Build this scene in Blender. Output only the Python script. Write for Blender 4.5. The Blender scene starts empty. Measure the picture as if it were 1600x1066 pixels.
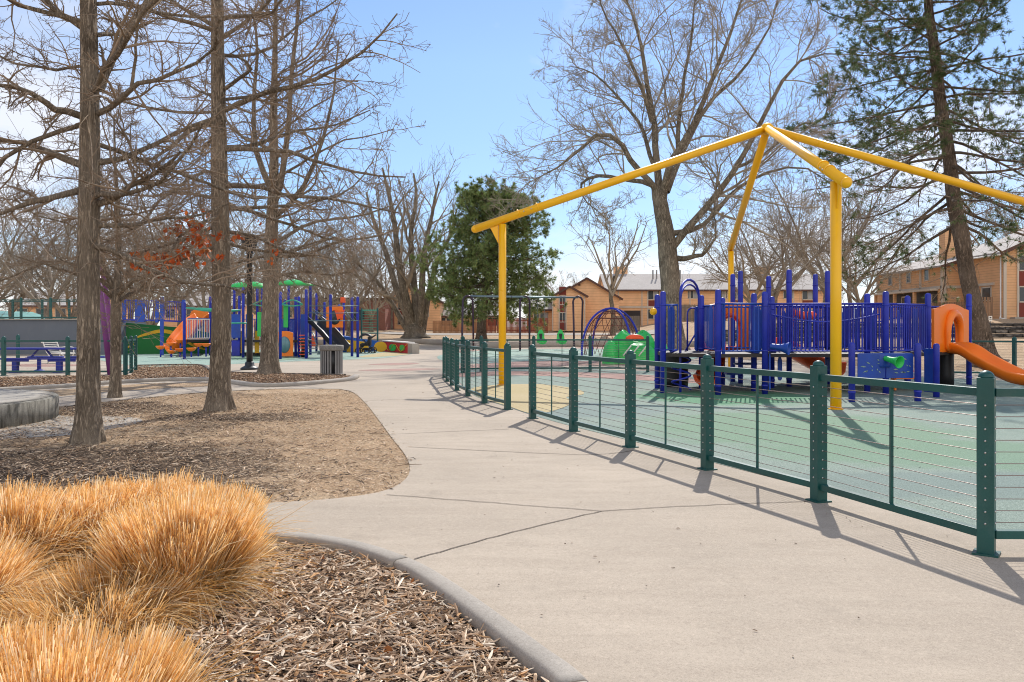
import bpy, bmesh, math, random
import numpy as np
from mathutils import Vector, Matrix

S = bpy.context.scene
COL = S.collection
PI = math.pi
F = 1300.0          # focal length in photo pixels
HC = 1.45           # eye height
HY = 511.0          # horizon row in the photo
rnd = random.Random(7)

def smooth(t):
    t = np.clip(t, 0, 1); return t*t*(3-2*t)
def H(x, y):
    """terrain height"""
    x = np.asarray(x, float); y = np.asarray(y, float)
    hc = .62*smooth((y-68)/10)+.5*smooth((y-88)/30)
    hr = .74*smooth((y-27)/23)+1.3*smooth((y-50.5)/9)
    w = smooth((x-13)/8)
    hl = .9*smooth((y-60)/25)*smooth((-x-8)/10)
    return hc*(1-w)+hr*w+hl*(1-w)*0.3
def G(px, py):
    """point on level ground seen at photo row/column"""
    d = F*HC/(py-HY)
    return (d*(px-800)/F, d, 0.0)
def P(px, py, d):
    return (d*(px-800)/F, d, HC+(HY-py)*d/F)
def XH(px, d):
    x = d*(px-800)/F
    return (x, d, float(H(x, d)))

# ------------------------------------------------------------ object helpers
def new_obj(name, me, mat=None, parent=None):
    o = bpy.data.objects.new(name, me)
    COL.objects.link(o)
    if mat is not None and me is not None: me.materials.append(mat)
    if parent is not None: o.parent = parent
    return o
def tag(o, label=None, cat=None, group=None, kind=None):
    if label: o['label'] = label
    if cat: o['category'] = cat
    if group: o['group'] = group
    if kind: o['kind'] = kind
    return o
def thing(name, label, cat, loc=(0, 0, 0), group=None, rz=0.0):
    o = bpy.data.objects.new(name, None)
    o.empty_display_size = .2
    COL.objects.link(o); o.location = loc; o.rotation_euler = (0, 0, rz)
    return tag(o, label, cat, group)
def world_mat(o):
    m = Matrix.Translation(o.location) @ o.rotation_euler.to_matrix().to_4x4()
    return (world_mat(o.parent) @ m) if o.parent else m
KIDS = {}
def dup(root, loc, rz=0.0, scale=1.0, label=None, group=None, sz=None):
    r = root.copy(); COL.objects.link(r); r.location = loc
    r.rotation_euler = (0, 0, rz); r.scale = (scale, scale, sz or scale)
    if label: r['label'] = label
    if group: r['group'] = group
    for ch in [o for o in COL.objects if o.parent == root]:
        c = ch.copy(); COL.objects.link(c); c.parent = r
        for g in [o for o in COL.objects if o.parent == ch]:
            d = g.copy(); COL.objects.link(d); d.parent = c
    return r

def mesh_np(name, V, Fs, smooth_=False, col=None, uv=None):
    """V (n,3); Fs list of (m,k) int arrays"""
    if not isinstance(Fs, (list, tuple)): Fs = [Fs]
    me = bpy.data.meshes.new(name)
    V = np.ascontiguousarray(V, dtype=np.float32)
    me.vertices.add(len(V)); me.vertices.foreach_set('co', V.ravel())
    loops = np.concatenate([f.ravel() for f in Fs]).astype(np.int32)
    tot = np.concatenate([np.full(len(f), f.shape[1]) for f in Fs]).astype(np.int32)
    st = np.concatenate([[0], np.cumsum(tot)[:-1]]).astype(np.int32)
    me.loops.add(len(loops)); me.loops.foreach_set('vertex_index', loops)
    me.polygons.add(len(tot)); me.polygons.foreach_set('loop_start', st)
    me.polygons.foreach_set('loop_total', tot)
    me.polygons.foreach_set('use_smooth', np.full(len(tot), bool(smooth_)))
    if col is not None:
        a = me.color_attributes.new('Col', 'FLOAT_COLOR', 'POINT')
        c = np.ones((len(V), 4), np.float32); c[:, :3] = col
        a.data.foreach_set('color', c.ravel())
    me.update(calc_edges=True)
    return me

class MB:
    """collects shapes into one mesh (world coordinates)"""
    def __init__(s): s.v = []; s.f = []; s.sm = []
    def add(s, vs, fs, sm=False):
        b = len(s.v); s.v += [tuple(map(float, v)) for v in vs]
        s.f += [tuple(b+i for i in f) for f in fs]; s.sm += [sm]*len(fs)
        return s
    def box(s, c, size, rz=0.0, taper=1.0):
        hx, hy, hz = size[0]/2, size[1]/2, size[2]/2
        cs, sn = math.cos(rz), math.sin(rz)
        vs = []
        for z in (-1, 1):
            k = taper if z > 0 else 1
            for x, y in ((-1, -1), (1, -1), (1, 1), (-1, 1)):
                X, Y = x*hx*k, y*hy*k
                vs.append((c[0]+X*cs-Y*sn, c[1]+X*sn+Y*cs, c[2]+z*hz))
        return s.add(vs, [(0, 3, 2, 1), (4, 5, 6, 7), (0, 1, 5, 4), (1, 2, 6, 5), (2, 3, 7, 6), (3, 0, 4, 7)])
    def bar(s, a, b, w, h):
        a = Vector(a); b = Vector(b); t = (b-a).normalized()
        up = Vector((0, 0, 1)) if abs(t.z) < .95 else Vector((0, 1, 0))
        u = t.cross(up).normalized(); v = u.cross(t)
        vs = []
        for p in (a, b):
            for x, y in ((-1, -1), (1, -1), (1, 1), (-1, 1)):
                vs.append(p+u*(x*w/2)+v*(y*h/2))
        return s.add(vs, [(0, 3, 2, 1), (4, 5, 6, 7), (0, 1, 5, 4), (1, 2, 6, 5), (2, 3, 7, 6), (3, 0, 4, 7)])
    def tube(s, pts, r, n=10, caps=True, closed=False):
        pts = [Vector(p) for p in pts]; m = len(pts)
        rs = r if isinstance(r, (list, tuple)) else [r]*m
        tans = []
        for i in range(m):
            if closed: t = pts[(i+1) % m]-pts[i-1]
            else: t = pts[min(i+1, m-1)]-pts[max(i-1, 0)]
            tans.append(t.normalized())
        ref = Vector((0, 0, 1)) if abs(tans[0].z) < .9 else Vector((1, 0, 0))
        u = tans[0].cross(ref).normalized(); vs = []
        for i in range(m):
            t = tans[i]; u = (u-t*u.dot(t)).normalized(); v = t.cross(u)
            for k in range(n):
                a = 2*PI*k/n
                vs.append(pts[i]+(u*math.cos(a)+v*math.sin(a))*rs[i])
        fs = []
        for i in range(m if closed else m-1):
            j = (i+1) % m
            for k in range(n):
                l = (k+1) % n
                fs.append((i*n+k, i*n+l, j*n+l, j*n+k))
        s.add(vs, fs, True)
        if caps and not closed:
            b = len(s.v)-m*n
            s.f.append(tuple(b+k for k in reversed(range(n)))); s.sm.append(False)
            s.f.append(tuple(b+(m-1)*n+k for k in range(n))); s.sm.append(False)
        return s
    def lathe(s, prof, c, n=16, smooth_=True, sx=1, sy=1):
        vs = []; m = len(prof)
        for r, z in prof:
            for k in range(n):
                a = 2*PI*k/n
                vs.append((c[0]+r*math.cos(a)*sx, c[1]+r*math.sin(a)*sy, c[2]+z))
        fs = [(i*n+k, i*n+(k+1) % n, (i+1)*n+(k+1) % n, (i+1)*n+k) for i in range(m-1) for k in range(n)]
        s.add(vs, fs, smooth_)
        b = len(s.v)-m*n
        if prof[0][0] > 1e-4: s.f.append(tuple(b+k for k in reversed(range(n)))); s.sm.append(False)
        if prof[-1][0] > 1e-4: s.f.append(tuple(b+(m-1)*n+k for k in range(n))); s.sm.append(False)
        return s
    def post(s, p, h, r, n=14):
        return s.lathe([(r, 0), (r, h-r*.9), (r*.93, h-r*.55), (r*.72, h-r*.22), (r*.4, h-r*.04), (.001, h)], p, n)
    def ball(s, c, r, n=10, sz=1):
        pr = [(max(.0005, r*math.sin(PI*i/6)), -r*sz*math.cos(PI*i/6)) for i in range(7)]
        return s.lathe(pr, c, n)
    def prism(s, poly, z0, z1):
        n = len(poly)
        a = sum(poly[i][0]*poly[(i+1) % n][1]-poly[(i+1) % n][0]*poly[i][1] for i in range(n))
        if a < 0: poly = poly[::-1]
        vs = [(x, y, z0) for x, y in poly]+[(x, y, z1) for x, y in poly]
        fs = [tuple(reversed(range(n))), tuple(range(n, 2*n))]
        fs += [(i, (i+1) % n, n+(i+1) % n, n+i) for i in range(n)]
        return s.add(vs, fs)
    def plate(s, o, u, w, loops, th):
        """loops[0] outer outline in (u,w) 2-D, loops[1] optional inner outline of equal count; thick th along u x w"""
        o = Vector(o); u = Vector(u).normalized(); w = Vector(w).normalized(); nn = u.cross(w)*(th/2)
        L = [[o+u*a+w*b for a, b in lp] for lp in loops]; n = len(L[0])
        if len(L) == 1:
            vs = [p-nn for p in L[0]]+[p+nn for p in L[0]]
            fs = [tuple(reversed(range(n))), tuple(range(n, 2*n))]+[(i, (i+1) % n, n+(i+1) % n, n+i) for i in range(n)]
            return s.add(vs, fs)
        vs = [p-nn for p in L[0]]+[p+nn for p in L[0]]+[p-nn for p in L[1]]+[p+nn for p in L[1]]
        fs = []
        for i in range(n):
            j = (i+1) % n
            fs += [(i, j, n+j, n+i), (2*n+j, 2*n+i, 3*n+i, 3*n+j), (j, i, 2*n+i, 2*n+j), (n+i, n+j, 3*n+j, 3*n+i)]
        return s.add(vs, fs)
    def sweep(s, path, sec, closed=True, smooth_=True):
        """sec: list of (lateral, up); sweeps along path, lateral kept horizontal"""
        path = [Vector(p) for p in path]; m = len(path); n = len(sec); vs = []
        for i, p in enumerate(path):
            t = (path[min(i+1, m-1)]-path[max(i-1, 0)]).normalized()
            u = t.cross(Vector((0, 0, 1))).normalized(); v = u.cross(t)
            vs += [p+u*a+v*b for a, b in sec]
        k2 = n if closed else n-1
        fs = [(i*n+k, i*n+(k+1) % n, (i+1)*n+(k+1) % n, (i+1)*n+k) for i in range(m-1) for k in range(k2)]
        s.add(vs, fs, smooth_)
        if closed:
            b = len(s.v)-m*n
            s.f.append(tuple(b+k for k in reversed(range(n)))); s.sm.append(False)
            s.f.append(tuple(b+(m-1)*n+k for k in range(n))); s.sm.append(False)
        return s
    def build(s, name, mat, parent=None, label=None, bevel=0):
        vs = s.v
        if parent is not None:
            inv = world_mat(parent).inverted()
            vs = [tuple(inv @ Vector(v)) for v in vs]
        me = bpy.data.meshes.new(name); me.from_pydata(vs, [], s.f)
        me.polygons.foreach_set('use_smooth', s.sm); me.update()
        o = new_obj(name, me, mat, parent)
        if label: o['label'] = label
        if bevel:
            b = o.modifiers.new('b', 'BEVEL'); b.width = bevel; b.segments = 2; b.limit_method = 'ANGLE'; b.angle_limit = .6
        return o

def catmull(pts, k=6, closed=False):
    n = len(pts); out = []
    pts = [np.array(p, float) for p in pts]
    for i in range(n if closed else n-1):
        if closed: a, b, c, d = pts[i-1], pts[i], pts[(i+1) % n], pts[(i+2) % n]
        else: a, b, c, d = pts[max(i-1, 0)], pts[i], pts[i+1], pts[min(i+2, n-1)]
        for j in range(k):
            t = j/k
            out.append(.5*((2*b)+(c-a)*t+(2*a-5*b+4*c-d)*t*t+(3*b-a-3*c+d)*t**3))
    if not closed: out.append(pts[-1])
    return [tuple(p) for p in out]

# ------------------------------------------------------------ materials
def lin(h):
    h = h.lstrip('#'); v = [int(h[i:i+2], 16)/255 for i in (0, 2, 4)]
    return tuple(((c+.055)/1.055)**2.4 if c > .04 else c/12.92 for c in v)
class NT:
    def __init__(s, name):
        s.m = bpy.data.materials.new(name); s.m.use_nodes = True
        s.n = s.m.node_tree.nodes; s.l = s.m.node_tree.links
        s.b = s.n['Principled BSDF']; s.tc = s.n.new('ShaderNodeTexCoord').outputs['Object']
    def node(s, t, **k):
        x = s.n.new(t)
        for a, b in k.items():
            if a.startswith('i_'): x.inputs[a[2:].replace('_', ' ')].default_value = b
            else: setattr(x, a, b)
        return x
    def link(s, a, b): s.l.new(a, b)
    def mapping(s, scale, src=None, rot=(0, 0, 0)):
        m = s.node('ShaderNodeMapping'); m.inputs['Scale'].default_value = scale; m.inputs['Rotation'].default_value = rot
        s.link(src or s.tc, m.inputs['Vector']); return m.outputs[0]
    def noise(s, scale, detail=3, src=None, rough=.55, dist=0):
        x = s.node('ShaderNodeTexNoise'); x.inputs['Scale'].default_value = scale; x.inputs['Detail'].default_value = detail
        x.inputs['Roughness'].default_value = rough; x.inputs['Distortion'].default_value = dist
        s.link(src or s.tc, x.inputs['Vector']); return x.outputs['Fac']
    def ramp(s, fac, stops, interp='LINEAR'):
        r = s.node('ShaderNodeValToRGB'); e = r.color_ramp.elements; r.color_ramp.interpolation = interp
        while len(e) < len(stops): e.new(.5)
        for i, (p, c) in enumerate(stops):
            e[i].position = p
            e[i].color = (c[0], c[1], c[2], 1) if isinstance(c, (tuple, list)) else (c, c, c, 1)
        s.link(fac, r.inputs[0]); return r.outputs[0]
    def mix(s, fac, a, b, mode='MIX'):
        x = s.node('ShaderNodeMix', data_type='RGBA', blend_type=mode)
        for sock, v in ((0, fac), (6, a), (7, b)):
            if hasattr(v, 'links') or hasattr(v, 'is_linked'): s.link(v, x.inputs[sock])
            elif sock == 0: x.inputs[0].default_value = v
            else: x.inputs[sock].default_value = (v[0], v[1], v[2], 1) if isinstance(v, (tuple, list)) else (v, v, v, 1)
        return x.outputs[2]
    def math(s, op, a, b=0.0, c=None):
        x = s.node('ShaderNodeMath', operation=op)
        for i, v in enumerate((a, b) if c is None else (a, b, c)):
            if hasattr(v, 'is_linked'): s.link(v, x.inputs[i])
            else: x.inputs[i].default_value = v
        return x.outputs[0]
    def bump(s, h, strength=.3, dist=.02):
        x = s.node('ShaderNodeBump'); x.inputs['Strength'].default_value = strength; x.inputs['Distance'].default_value = dist
        s.link(h, x.inputs['Height']); s.link(x.outputs[0], s.b.inputs['Normal'])
    def col(s, c): 
        if hasattr(c, 'is_linked'): s.link(c, s.b.inputs['Base Color'])
        else: s.b.inputs['Base Color'].default_value = (c[0], c[1], c[2], 1)
    def rough(s, r):
        if hasattr(r, 'is_linked'): s.link(r, s.b.inputs['Roughness'])
        else: s.b.inputs['Roughness'].default_value = r
def mul(c, k): return tuple(min(1, x*k) for x in c)
def paint(name, c, rough=.4, var=.25, scale=2.5, fine=60, bump=.08, metal=0, dirt=.25):
    t = NT(name)
    n1 = t.noise(scale, 5); n2 = t.noise(fine, 2)
    a = t.ramp(n1, [(.3, mul(c, 1-var)), (.7, mul(c, 1+var))])
    g = t.noise(scale*3.1, 6, rough=.7)
    a = t.mix(t.ramp(g, [(.52, 0.0), (.75, dirt)]), a, (.28, .26, .24))
    t.col(a)
    t.rough(t.ramp(n1, [(.3, rough-.07), (.7, rough+.15)]))
    t.bump(n2, bump, .004); t.b.inputs['Metallic'].default_value = metal
    return t.m
def attr_mat(name, rough=.8, gain=1.0, trans=0.0):
    t = NT(name); a = t.node('ShaderNodeAttribute', attribute_name='Col')
    t.col(a.outputs['Color']); t.rough(rough)
    t.b.inputs['Specular IOR Level'].default_value = .25
    if trans:
        tr = t.node('ShaderNodeBsdfTranslucent'); t.link(a.outputs['Color'], tr.inputs[0])
        mx = t.node('ShaderNodeMixShader'); mx.inputs[0].default_value = trans
        t.link(t.b.outputs[0], mx.inputs[1]); t.link(tr.outputs[0], mx.inputs[2])
        t.link(mx.outputs[0], t.n['Material Output'].inputs[0])
    return t.m
def bark(name, c1, c2, sc=1.0, bump=.9):
    t = NT(name); v = t.mapping((9*sc, 9*sc, 1.6*sc))
    w = t.noise(3, 4, v, dist=.6)
    r = t.math('ABSOLUTE', t.math('SUBTRACT', t.noise(2.2, 5, v, rough=.6, dist=.9), .5))
    f = t.ramp(r, [(.015, 0.0), (.17, 1.0)])
    fine = t.noise(70*sc, 4, t.mapping((1, 1, .35)))
    a = t.mix(f, mul(c1, .24), t.ramp(fine, [(.3, mul(c1, .85)), (.7, c2)]))
    a = t.mix(t.ramp(t.noise(1.3, 4), [(.35, 0.0), (.7, .6)]), a, t.mix(.6, a, c2))
    t.col(a); t.rough(.92); t.b.inputs['Specular IOR Level'].default_value = .15
    t.bump(t.math('ADD', f, t.math('MULTIPLY', fine, .35)), bump, .02)
    return t.m

M = {}
M['fence'] = paint('teal_green_paint', (.004, .072, .064), .38, .2, 2, dirt=.08)
M['cable'] = paint('steel_cable', (.28, .22, .20), .35, .1, metal=.7, dirt=0)
M['bolt'] = paint('steel_bolt', (.5, .48, .46), .3, .1, metal=.8, dirt=0)
M['yellow'] = paint('yellow_powder_coat', (.98, .50, .004), .32, .06, 1.2, dirt=.05)
M['blue'] = paint('faded_blue_coat', (.014, .027, .37), .42, .3, 1.5, dirt=.08)
M['blue2'] = paint('blue_panel_plastic', (.008, .06, .38), .42, .2, 2, dirt=.06)
M['navy'] = paint('navy_table_coat', (.008, .018, .26), .45, .2, 2, dirt=.03)
M['orange'] = paint('orange_plastic', (.98, .21, .008), .34, .10, 1.5, dirt=.02)
M['red'] = paint('red_orange_plastic', (.88, .10, .015), .36, .12, 1.5, dirt=.06)
M['green'] = paint('bright_green_plastic', (.025, .50, .09), .35, .15, 2, dirt=.08)
M['aqua'] = paint('green_metal_coat', (.05, .38, .25), .4, .15, 2, dirt=.05)
M['black'] = paint('black_plastic', (.012, .012, .014), .45, .2, 3, dirt=.05)
M['deck'] = paint('brown_deck_coat', (.03, .022, .02), .6, .2, 3, dirt=.1)
M['purple'] = paint('purple_coat', (.20, .05, .20), .4, .2, 2, dirt=.05)
M['plum'] = paint('dark_plum_coat', (.03, .010, .03), .35, .2, 2, dirt=.05)
M['steel'] = paint('galvanised_steel', (.16, .22, .25), .35, .2, 2, metal=.6, dirt=.05)
M['lamp'] = paint('charcoal_lamp_paint', (.02, .022, .025), .4, .2, 2, dirt=.05)
M['grey'] = paint('grey_metal_paint', (.25, .24, .23), .45, .15, 2, dirt=.2)
M['white'] = paint('white_plastic', (.75, .72, .66), .5, .08, 2, dirt=.12)
M['trim'] = paint('cream_trim_paint', (.58, .50, .40), .6, .12, .7, dirt=.1)
M['wallgrey'] = paint('grey_painted_concrete', (.13, .145, .17), .8, .12, .5, dirt=.15)
M['wallgreen'] = paint('green_painted_concrete', (.012, .15, .03), .7, .12, .6, dirt=.05)
M['yellowpaint'] = paint('mural_yellow_paint', (.72, .40, .02), .7, .12, .6, dirt=.05)
M['redpaint'] = paint('mural_red_paint', (.52, .03, .03), .7, .15, .6, dirt=.05)
M['bluepaint'] = paint('mural_blue_paint', (.02, .12, .45), .7, .15, .6, dirt=.05)
M['rope'] = paint('dark_red_rope', (.16, .045, .035), .8, .2, 3, dirt=0)
M['glass'] = paint('dark_window_glass', (.035, .045, .05), .08, .5, .6, bump=0, dirt=0)
M['curtain'] = paint('pale_blind', (.35, .36, .36), .5, .2, .6, bump=0, dirt=0)
M['redpanel'] = paint('brick_red_siding', (.20, .035, .02), .7, .15, .8, dirt=.05)
M['teal_roof'] = paint('teal_metal_roof', (.12, .33, .28), .5, .1, .5, dirt=.1)
M['bark_oak'] = bark('oak_bark', (.42, .325, .235), (.60, .49, .37), 1.0, 1.0)
M['bark_cotton'] = bark('cottonwood_bark', (.32, .26, .19), (.50, .42, .32), .55, .9)
M['bark_pine'] = bark('pine_bark', (.22, .16, .115), (.42, .32, .24), .8, 1.0)
M['twig'] = None
def twigmat(name, c):
    t = NT(name); n = t.noise(1.2, 3)
    t.col(t.ramp(n, [(.35, mul(c, .7)), (.65, mul(c, 1.25))])); t.rough(.85)
    t.b.inputs['Specular IOR Level'].default_value = .2
    return t.m
M['twig'] = twigmat('oak_twigs', (.27, .20, .14))
M['twig_grey'] = twigmat('cottonwood_twigs', (.36, .305, .235))
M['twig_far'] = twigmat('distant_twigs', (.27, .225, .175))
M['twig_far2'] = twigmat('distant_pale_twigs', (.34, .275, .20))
M['needles'] = attr_mat('pine_needles', .6, trans=.25)
M['leaf'] = attr_mat('rust_leaves', .6, trans=.35)
M['blade'] = attr_mat('straw_blades', .5, trans=.4)
M['chips'] = attr_mat('wood_chips', .85)

def concrete(name, c, joints=False, dark=1.0):
    t = NT(name)
    big = t.noise(.35, 6, rough=.6); mid = t.noise(3.0, 6, t.mapping((.35, 1.6, 1)), rough=.65)
    sp = t.noise(140, 3, rough=.8); sp2 = t.noise(420, 2)
    a = t.ramp(big, [(.32, mul(c, .80)), (.66, mul(c, 1.12))])
    a = t.mix(t.ramp(mid, [(.38, 0.0), (.70, .55)]), a, mul((c[0], c[1]*.97, c[2]*.95), .72))
    a = t.mix(t.ramp(sp, [(.42, .0), (.62, .38)]), a, mul(c, 1.45))
    a = t.mix(t.ramp(sp, [(.30, .55), (.42, .0)]), a, mul(c, .45))
    a = t.mix(t.ramp(sp2, [(.32, .4), (.48, 0.0)]), a, mul(c, .5))
    s3 = t.noise(44, 5, rough=.8)
    a = t.mix(t.ramp(s3, [(.30, .6), (.44, 0.0)]), a, mul(c, .55))
    a = t.mix(t.ramp(s3, [(.56, .0), (.70, .55)]), a, mul(c, 1.5))
    st = t.noise(1.7, 8, rough=.75)
    a = t.mix(t.ramp(st, [(.55, 0.0), (.75, .45)]), a, mul(c, .58))
    t.col(a); t.rough(.9); t.b.inputs['Specular IOR Level'].default_value = .25
    t.bump(t.math('ADD', sp, t.math('MULTIPLY', sp2, .5)), .35, .004)
    return t.m
M['concrete'] = concrete('aged_concrete', (.45, .378, .298))
M['concrete2'] = concrete('pale_concrete', (.40, .37, .325))
M['curb'] = concrete('curb_concrete', (.40, .36, .31))
M['planter'] = None
def planter_mat():
    t = NT('stained_concrete'); v = t.mapping((7, 7, 1.1))
    n = t.noise(1.6, 6, v, rough=.7); f = t.noise(60, 3)
    a = t.ramp(n, [(.36, (.07, .065, .05)), (.5, (.22, .205, .17)), (.68, (.36, .34, .29))])
    t.col(t.mix(t.ramp(f, [(.4, .3), (.6, 0.0)]), a, (.1, .09, .08))); t.rough(.95); t.bump(f, .3, .006)
    return t.m
M['planter'] = planter_mat()
def joint_mat():
    t = NT('dark_joint'); t.col(t.ramp(t.noise(14, 4), [(.3, (.055, .045, .038)), (.7, (.17, .14, .115))])); t.rough(.95); return t.m
M['joint'] = joint_mat()
def rubber(name, c, c2, blobs=None):
    t = NT(name); big = t.noise(.45, 4); g = t.node('ShaderNodeTexVoronoi'); g.inputs['Scale'].default_value = 160
    t.link(t.tc, g.inputs['Vector'])
    sp = t.ramp(g.outputs['Color'], [(.2, .0), (.8, 1.0)])
    a = t.ramp(big, [(.35, c), (.65, c2)])
    gz = t.noise(48, 5, rough=.85)
    a = t.mix(t.ramp(gz, [(.36, .55), (.5, 0.0)]), a, mul(c, .5))
    a = t.mix(t.ramp(gz, [(.52, .0), (.68, .4)]), a, mul(c, 1.6))
    a = t.mix(t.ramp(g.outputs['Color'], [(.15, .55), (.45, 0.0)]), a, mul(c, .35))
    a = t.mix(t.ramp(g.outputs['Color'], [(.62, .0), (.9, .45)]), a, (.55, .6, .52))
    st = t.noise(1.1, 7, rough=.7)
    a = t.mix(t.ramp(st, [(.55, .0), (.75, .3)]), a, mul(c, .6))
    dn = t.noise(.9, 6, rough=.7); gr_ = t.noise(60, 3, rough=.8)
    for (cx_, cy_, rx_, ry_, cc) in (blobs or []):
        mp = t.node('ShaderNodeMapping'); mp.inputs['Location'].default_value = (-cx_/rx_, -cy_/ry_, 0); mp.inputs['Scale'].default_value = (1/rx_, 1/ry_, 0)
        t.link(t.tc, mp.inputs['Vector']); vl = t.node('ShaderNodeVectorMath', operation='LENGTH'); t.link(mp.outputs[0], vl.inputs[0])
        q = t.math('ADD', vl.outputs['Value'], t.math('ADD', t.math('MULTIPLY', t.math('SUBTRACT', dn, .5), 1.1), t.math('MULTIPLY', t.math('SUBTRACT', gr_, .5), .5)))
        a = t.mix(t.ramp(q, [(.72, .85), (1.0, 0.0)]), a, t.mix(sp, mul(cc, .72), mul(cc, 1.22)))
    t.col(a); t.rough(.9); t.bump(t.noise(220, 2), .35, .006)
    return t.m
M['rub_teal'] = rubber('teal_rubber', (.185, .255, .21), (.225, .285, .235), [(4.3, 17, 2.2, 1.9, (.07, .24, .11)), (4.1, 11.8, 2.4, 2.8, (.15, .255, .155)), (5.2, 9.4, 2.6, 1.3, (.155, .255, .165)), (8.2, 10.5, 1.6, 1.5, (.16, .265, .18)), (3.6, 7.6, 2.6, .8, (.17, .225, .20)), (9.5, 14, 3, 2, (.165, .235, .205)), (1.2, 14.5, 1.6, 1.6, (.18, .235, .215))])
M['rub_green'] = rubber('green_rubber', (.17, .31, .18), (.23, .34, .24))
M['rub_blue'] = rubber('bluegrey_rubber', (.20, .265, .245), (.24, .30, .275))
M['rub_yellow'] = rubber('yellow_rubber', (.45, .35, .15), (.50, .39, .20))
M['rub_red'] = rubber('red_rubber', (.36, .19, .15), (.42, .24, .19))
M['rub_aqua'] = rubber('aqua_rubber', (.25, .38, .31), (.30, .40, .33))
def ground_mat():
    t = NT('dormant_grass')
    big = t.noise(.22, 5); mid = t.noise(1.6, 7, rough=.7); fn = t.noise(38, 4, t.mapping((1, .55, 1)), rough=.75); f2 = t.noise(150, 3)
    a = t.ramp(mid, [(.3, (.46, .31, .19)), (.5, (.62, .44, .28)), (.7, (.72, .55, .37))])
    a = t.mix(t.ramp(big, [(.42, 0.0), (.6, .4)]), a, (.36, .27, .17))
    a = t.mix(t.ramp(fn, [(.36, .75), (.52, 0.0)]), a, (.12, .075, .045))
    a = t.mix(t.ramp(fn, [(.58, .0), (.74, .55)]), a, (.60, .47, .31))
    a = t.mix(t.ramp(f2, [(.34, .5), (.5, 0.0)]), a, (.10, .07, .05))
    dn = t.noise(1.1, 7, rough=.75); gr_ = t.noise(22, 4, rough=.8)
    mu = t.ramp(t.noise(45, 4, t.mapping((1, .6, 1)), rough=.8), [(.35, (.035, .025, .018)), (.52, (.12, .082, .056)), (.70, (.34, .25, .175))])
    for (cx_, cy_, rx_, ry_) in ((-4.6, 8.4, 2.6, 1.9), (-4.5, 13.4, 1.7, .75), (-7.2, 14.7, 1.5, 1.4), (-3.0, 7.4, .9, .5), (-6.2, 7.9, 2.2, 1.4)):
        mp = t.node('ShaderNodeMapping'); mp.inputs['Location'].default_value = (-cx_/rx_, -cy_/ry_, 0); mp.inputs['Scale'].default_value = (1/rx_, 1/ry_, 0)
        t.link(t.tc, mp.inputs['Vector']); vl = t.node('ShaderNodeVectorMath', operation='LENGTH'); t.link(mp.outputs[0], vl.inputs[0])
        q = t.math('ADD', vl.outputs['Value'], t.math('ADD', t.math('MULTIPLY', t.math('SUBTRACT', dn, .5), 1.5), t.math('MULTIPLY', t.math('SUBTRACT', gr_, .5), 1.2)))
        a = t.mix(t.ramp(q, [(.78, .95), (1.05, 0.0)]), a, mu)
    t.col(a); t.rough(.95); t.b.inputs['Specular IOR Level'].default_value = .1
    t.bump(t.math('ADD', fn, t.math('MULTIPLY', f2, .5)), .8, .03)
    return t.m
M['ground'] = ground_mat()
def mulch_mat(name, dark, midc, light):
    t = NT(name)
    vo = t.node('ShaderNodeTexVoronoi'); vo.inputs['Scale'].default_value = 34
    w = t.noise(5, 3); ad = t.node('ShaderNodeVectorMath', operation='ADD')
    t.link(t.mapping((1, .55, 1)), ad.inputs[0]); t.link(w, ad.inputs[1]); t.link(ad.outputs[0], vo.inputs['Vector'])
    fn = t.noise(60, 4, rough=.7)
    a = t.ramp(vo.outputs['Color'], [(.15, dark), (.5, midc), (.85, light)])
    a = t.mix(t.ramp(vo.outputs['Distance'], [(.25, 0.0), (.6, .8)]), a, mul(dark, .5))
    a = t.mix(t.ramp(fn, [(.35, .6), (.5, 0.0)]), a, mul(dark, .6))
    t.col(a); t.rough(.95); t.b.inputs['Specular IOR Level'].default_value = .1
    t.bump(t.math('SUBTRACT', fn, vo.outputs['Distance']), 1.0, .03)
    return t.m
M['mulch'] = mulch_mat('bark_mulch', (.08, .055, .038), (.26, .18, .12), (.48, .36, .26))
M['mulch_red'] = mulch_mat('reddish_mulch', (.10, .055, .032), (.27, .165, .095), (.50, .34, .21))

def siding(name, c, axis_scale=5.2):
    t = NT(name); sx = t.node('ShaderNodeSeparateXYZ'); t.link(t.tc, sx.inputs[0])
    f = t.math('FRACT', t.math('MULTIPLY', sx.outputs['Z'], axis_scale))
    a = t.ramp(t.noise(.9, 5), [(.3, mul(c, .88)), (.7, mul(c, 1.1))])
    a = t.mix(t.ramp(f, [(.0, .75), (.14, 0.0)]), a, mul(c, .35))
    t.col(a); t.rough(.75); t.bump(t.ramp(f, [(0, 1.0), (1, 0.0)]), .5, .02)
    return t.m
M['siding'] = siding('tan_lap_siding', (.74, .42, .21))
M['siding2'] = siding('orange_lap_siding', (.74, .42, .2), 4.2)
M['siding_smooth'] = siding('pale_orange_siding', (.86, .50, .26), 3.0)
def roofmat():
    t = NT('grey_shingles'); b = t.node('ShaderNodeTexBrick'); b.inputs['Scale'].default_value = 2.2
    b.inputs['Mortar Size'].default_value = .02
    b.inputs['Color1'].default_value = (.44, .40, .37, 1); b.inputs['Color2'].default_value = (.52, .48, .44, 1); b.inputs['Mortar'].default_value = (.26, .24, .22, 1)
    t.link(t.tc, b.inputs['Vector'])
    t.col(t.mix(t.ramp(t.noise(.6, 5), [(.4, 0.0), (.7, .5)]), b.outputs['Color'], (.36, .33, .30))); t.rough(.9)
    return t.m
M['roof'] = roofmat()
M['brown'] = paint('brown_fascia', (.10, .045, .03), .7, .2, 1)
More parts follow.
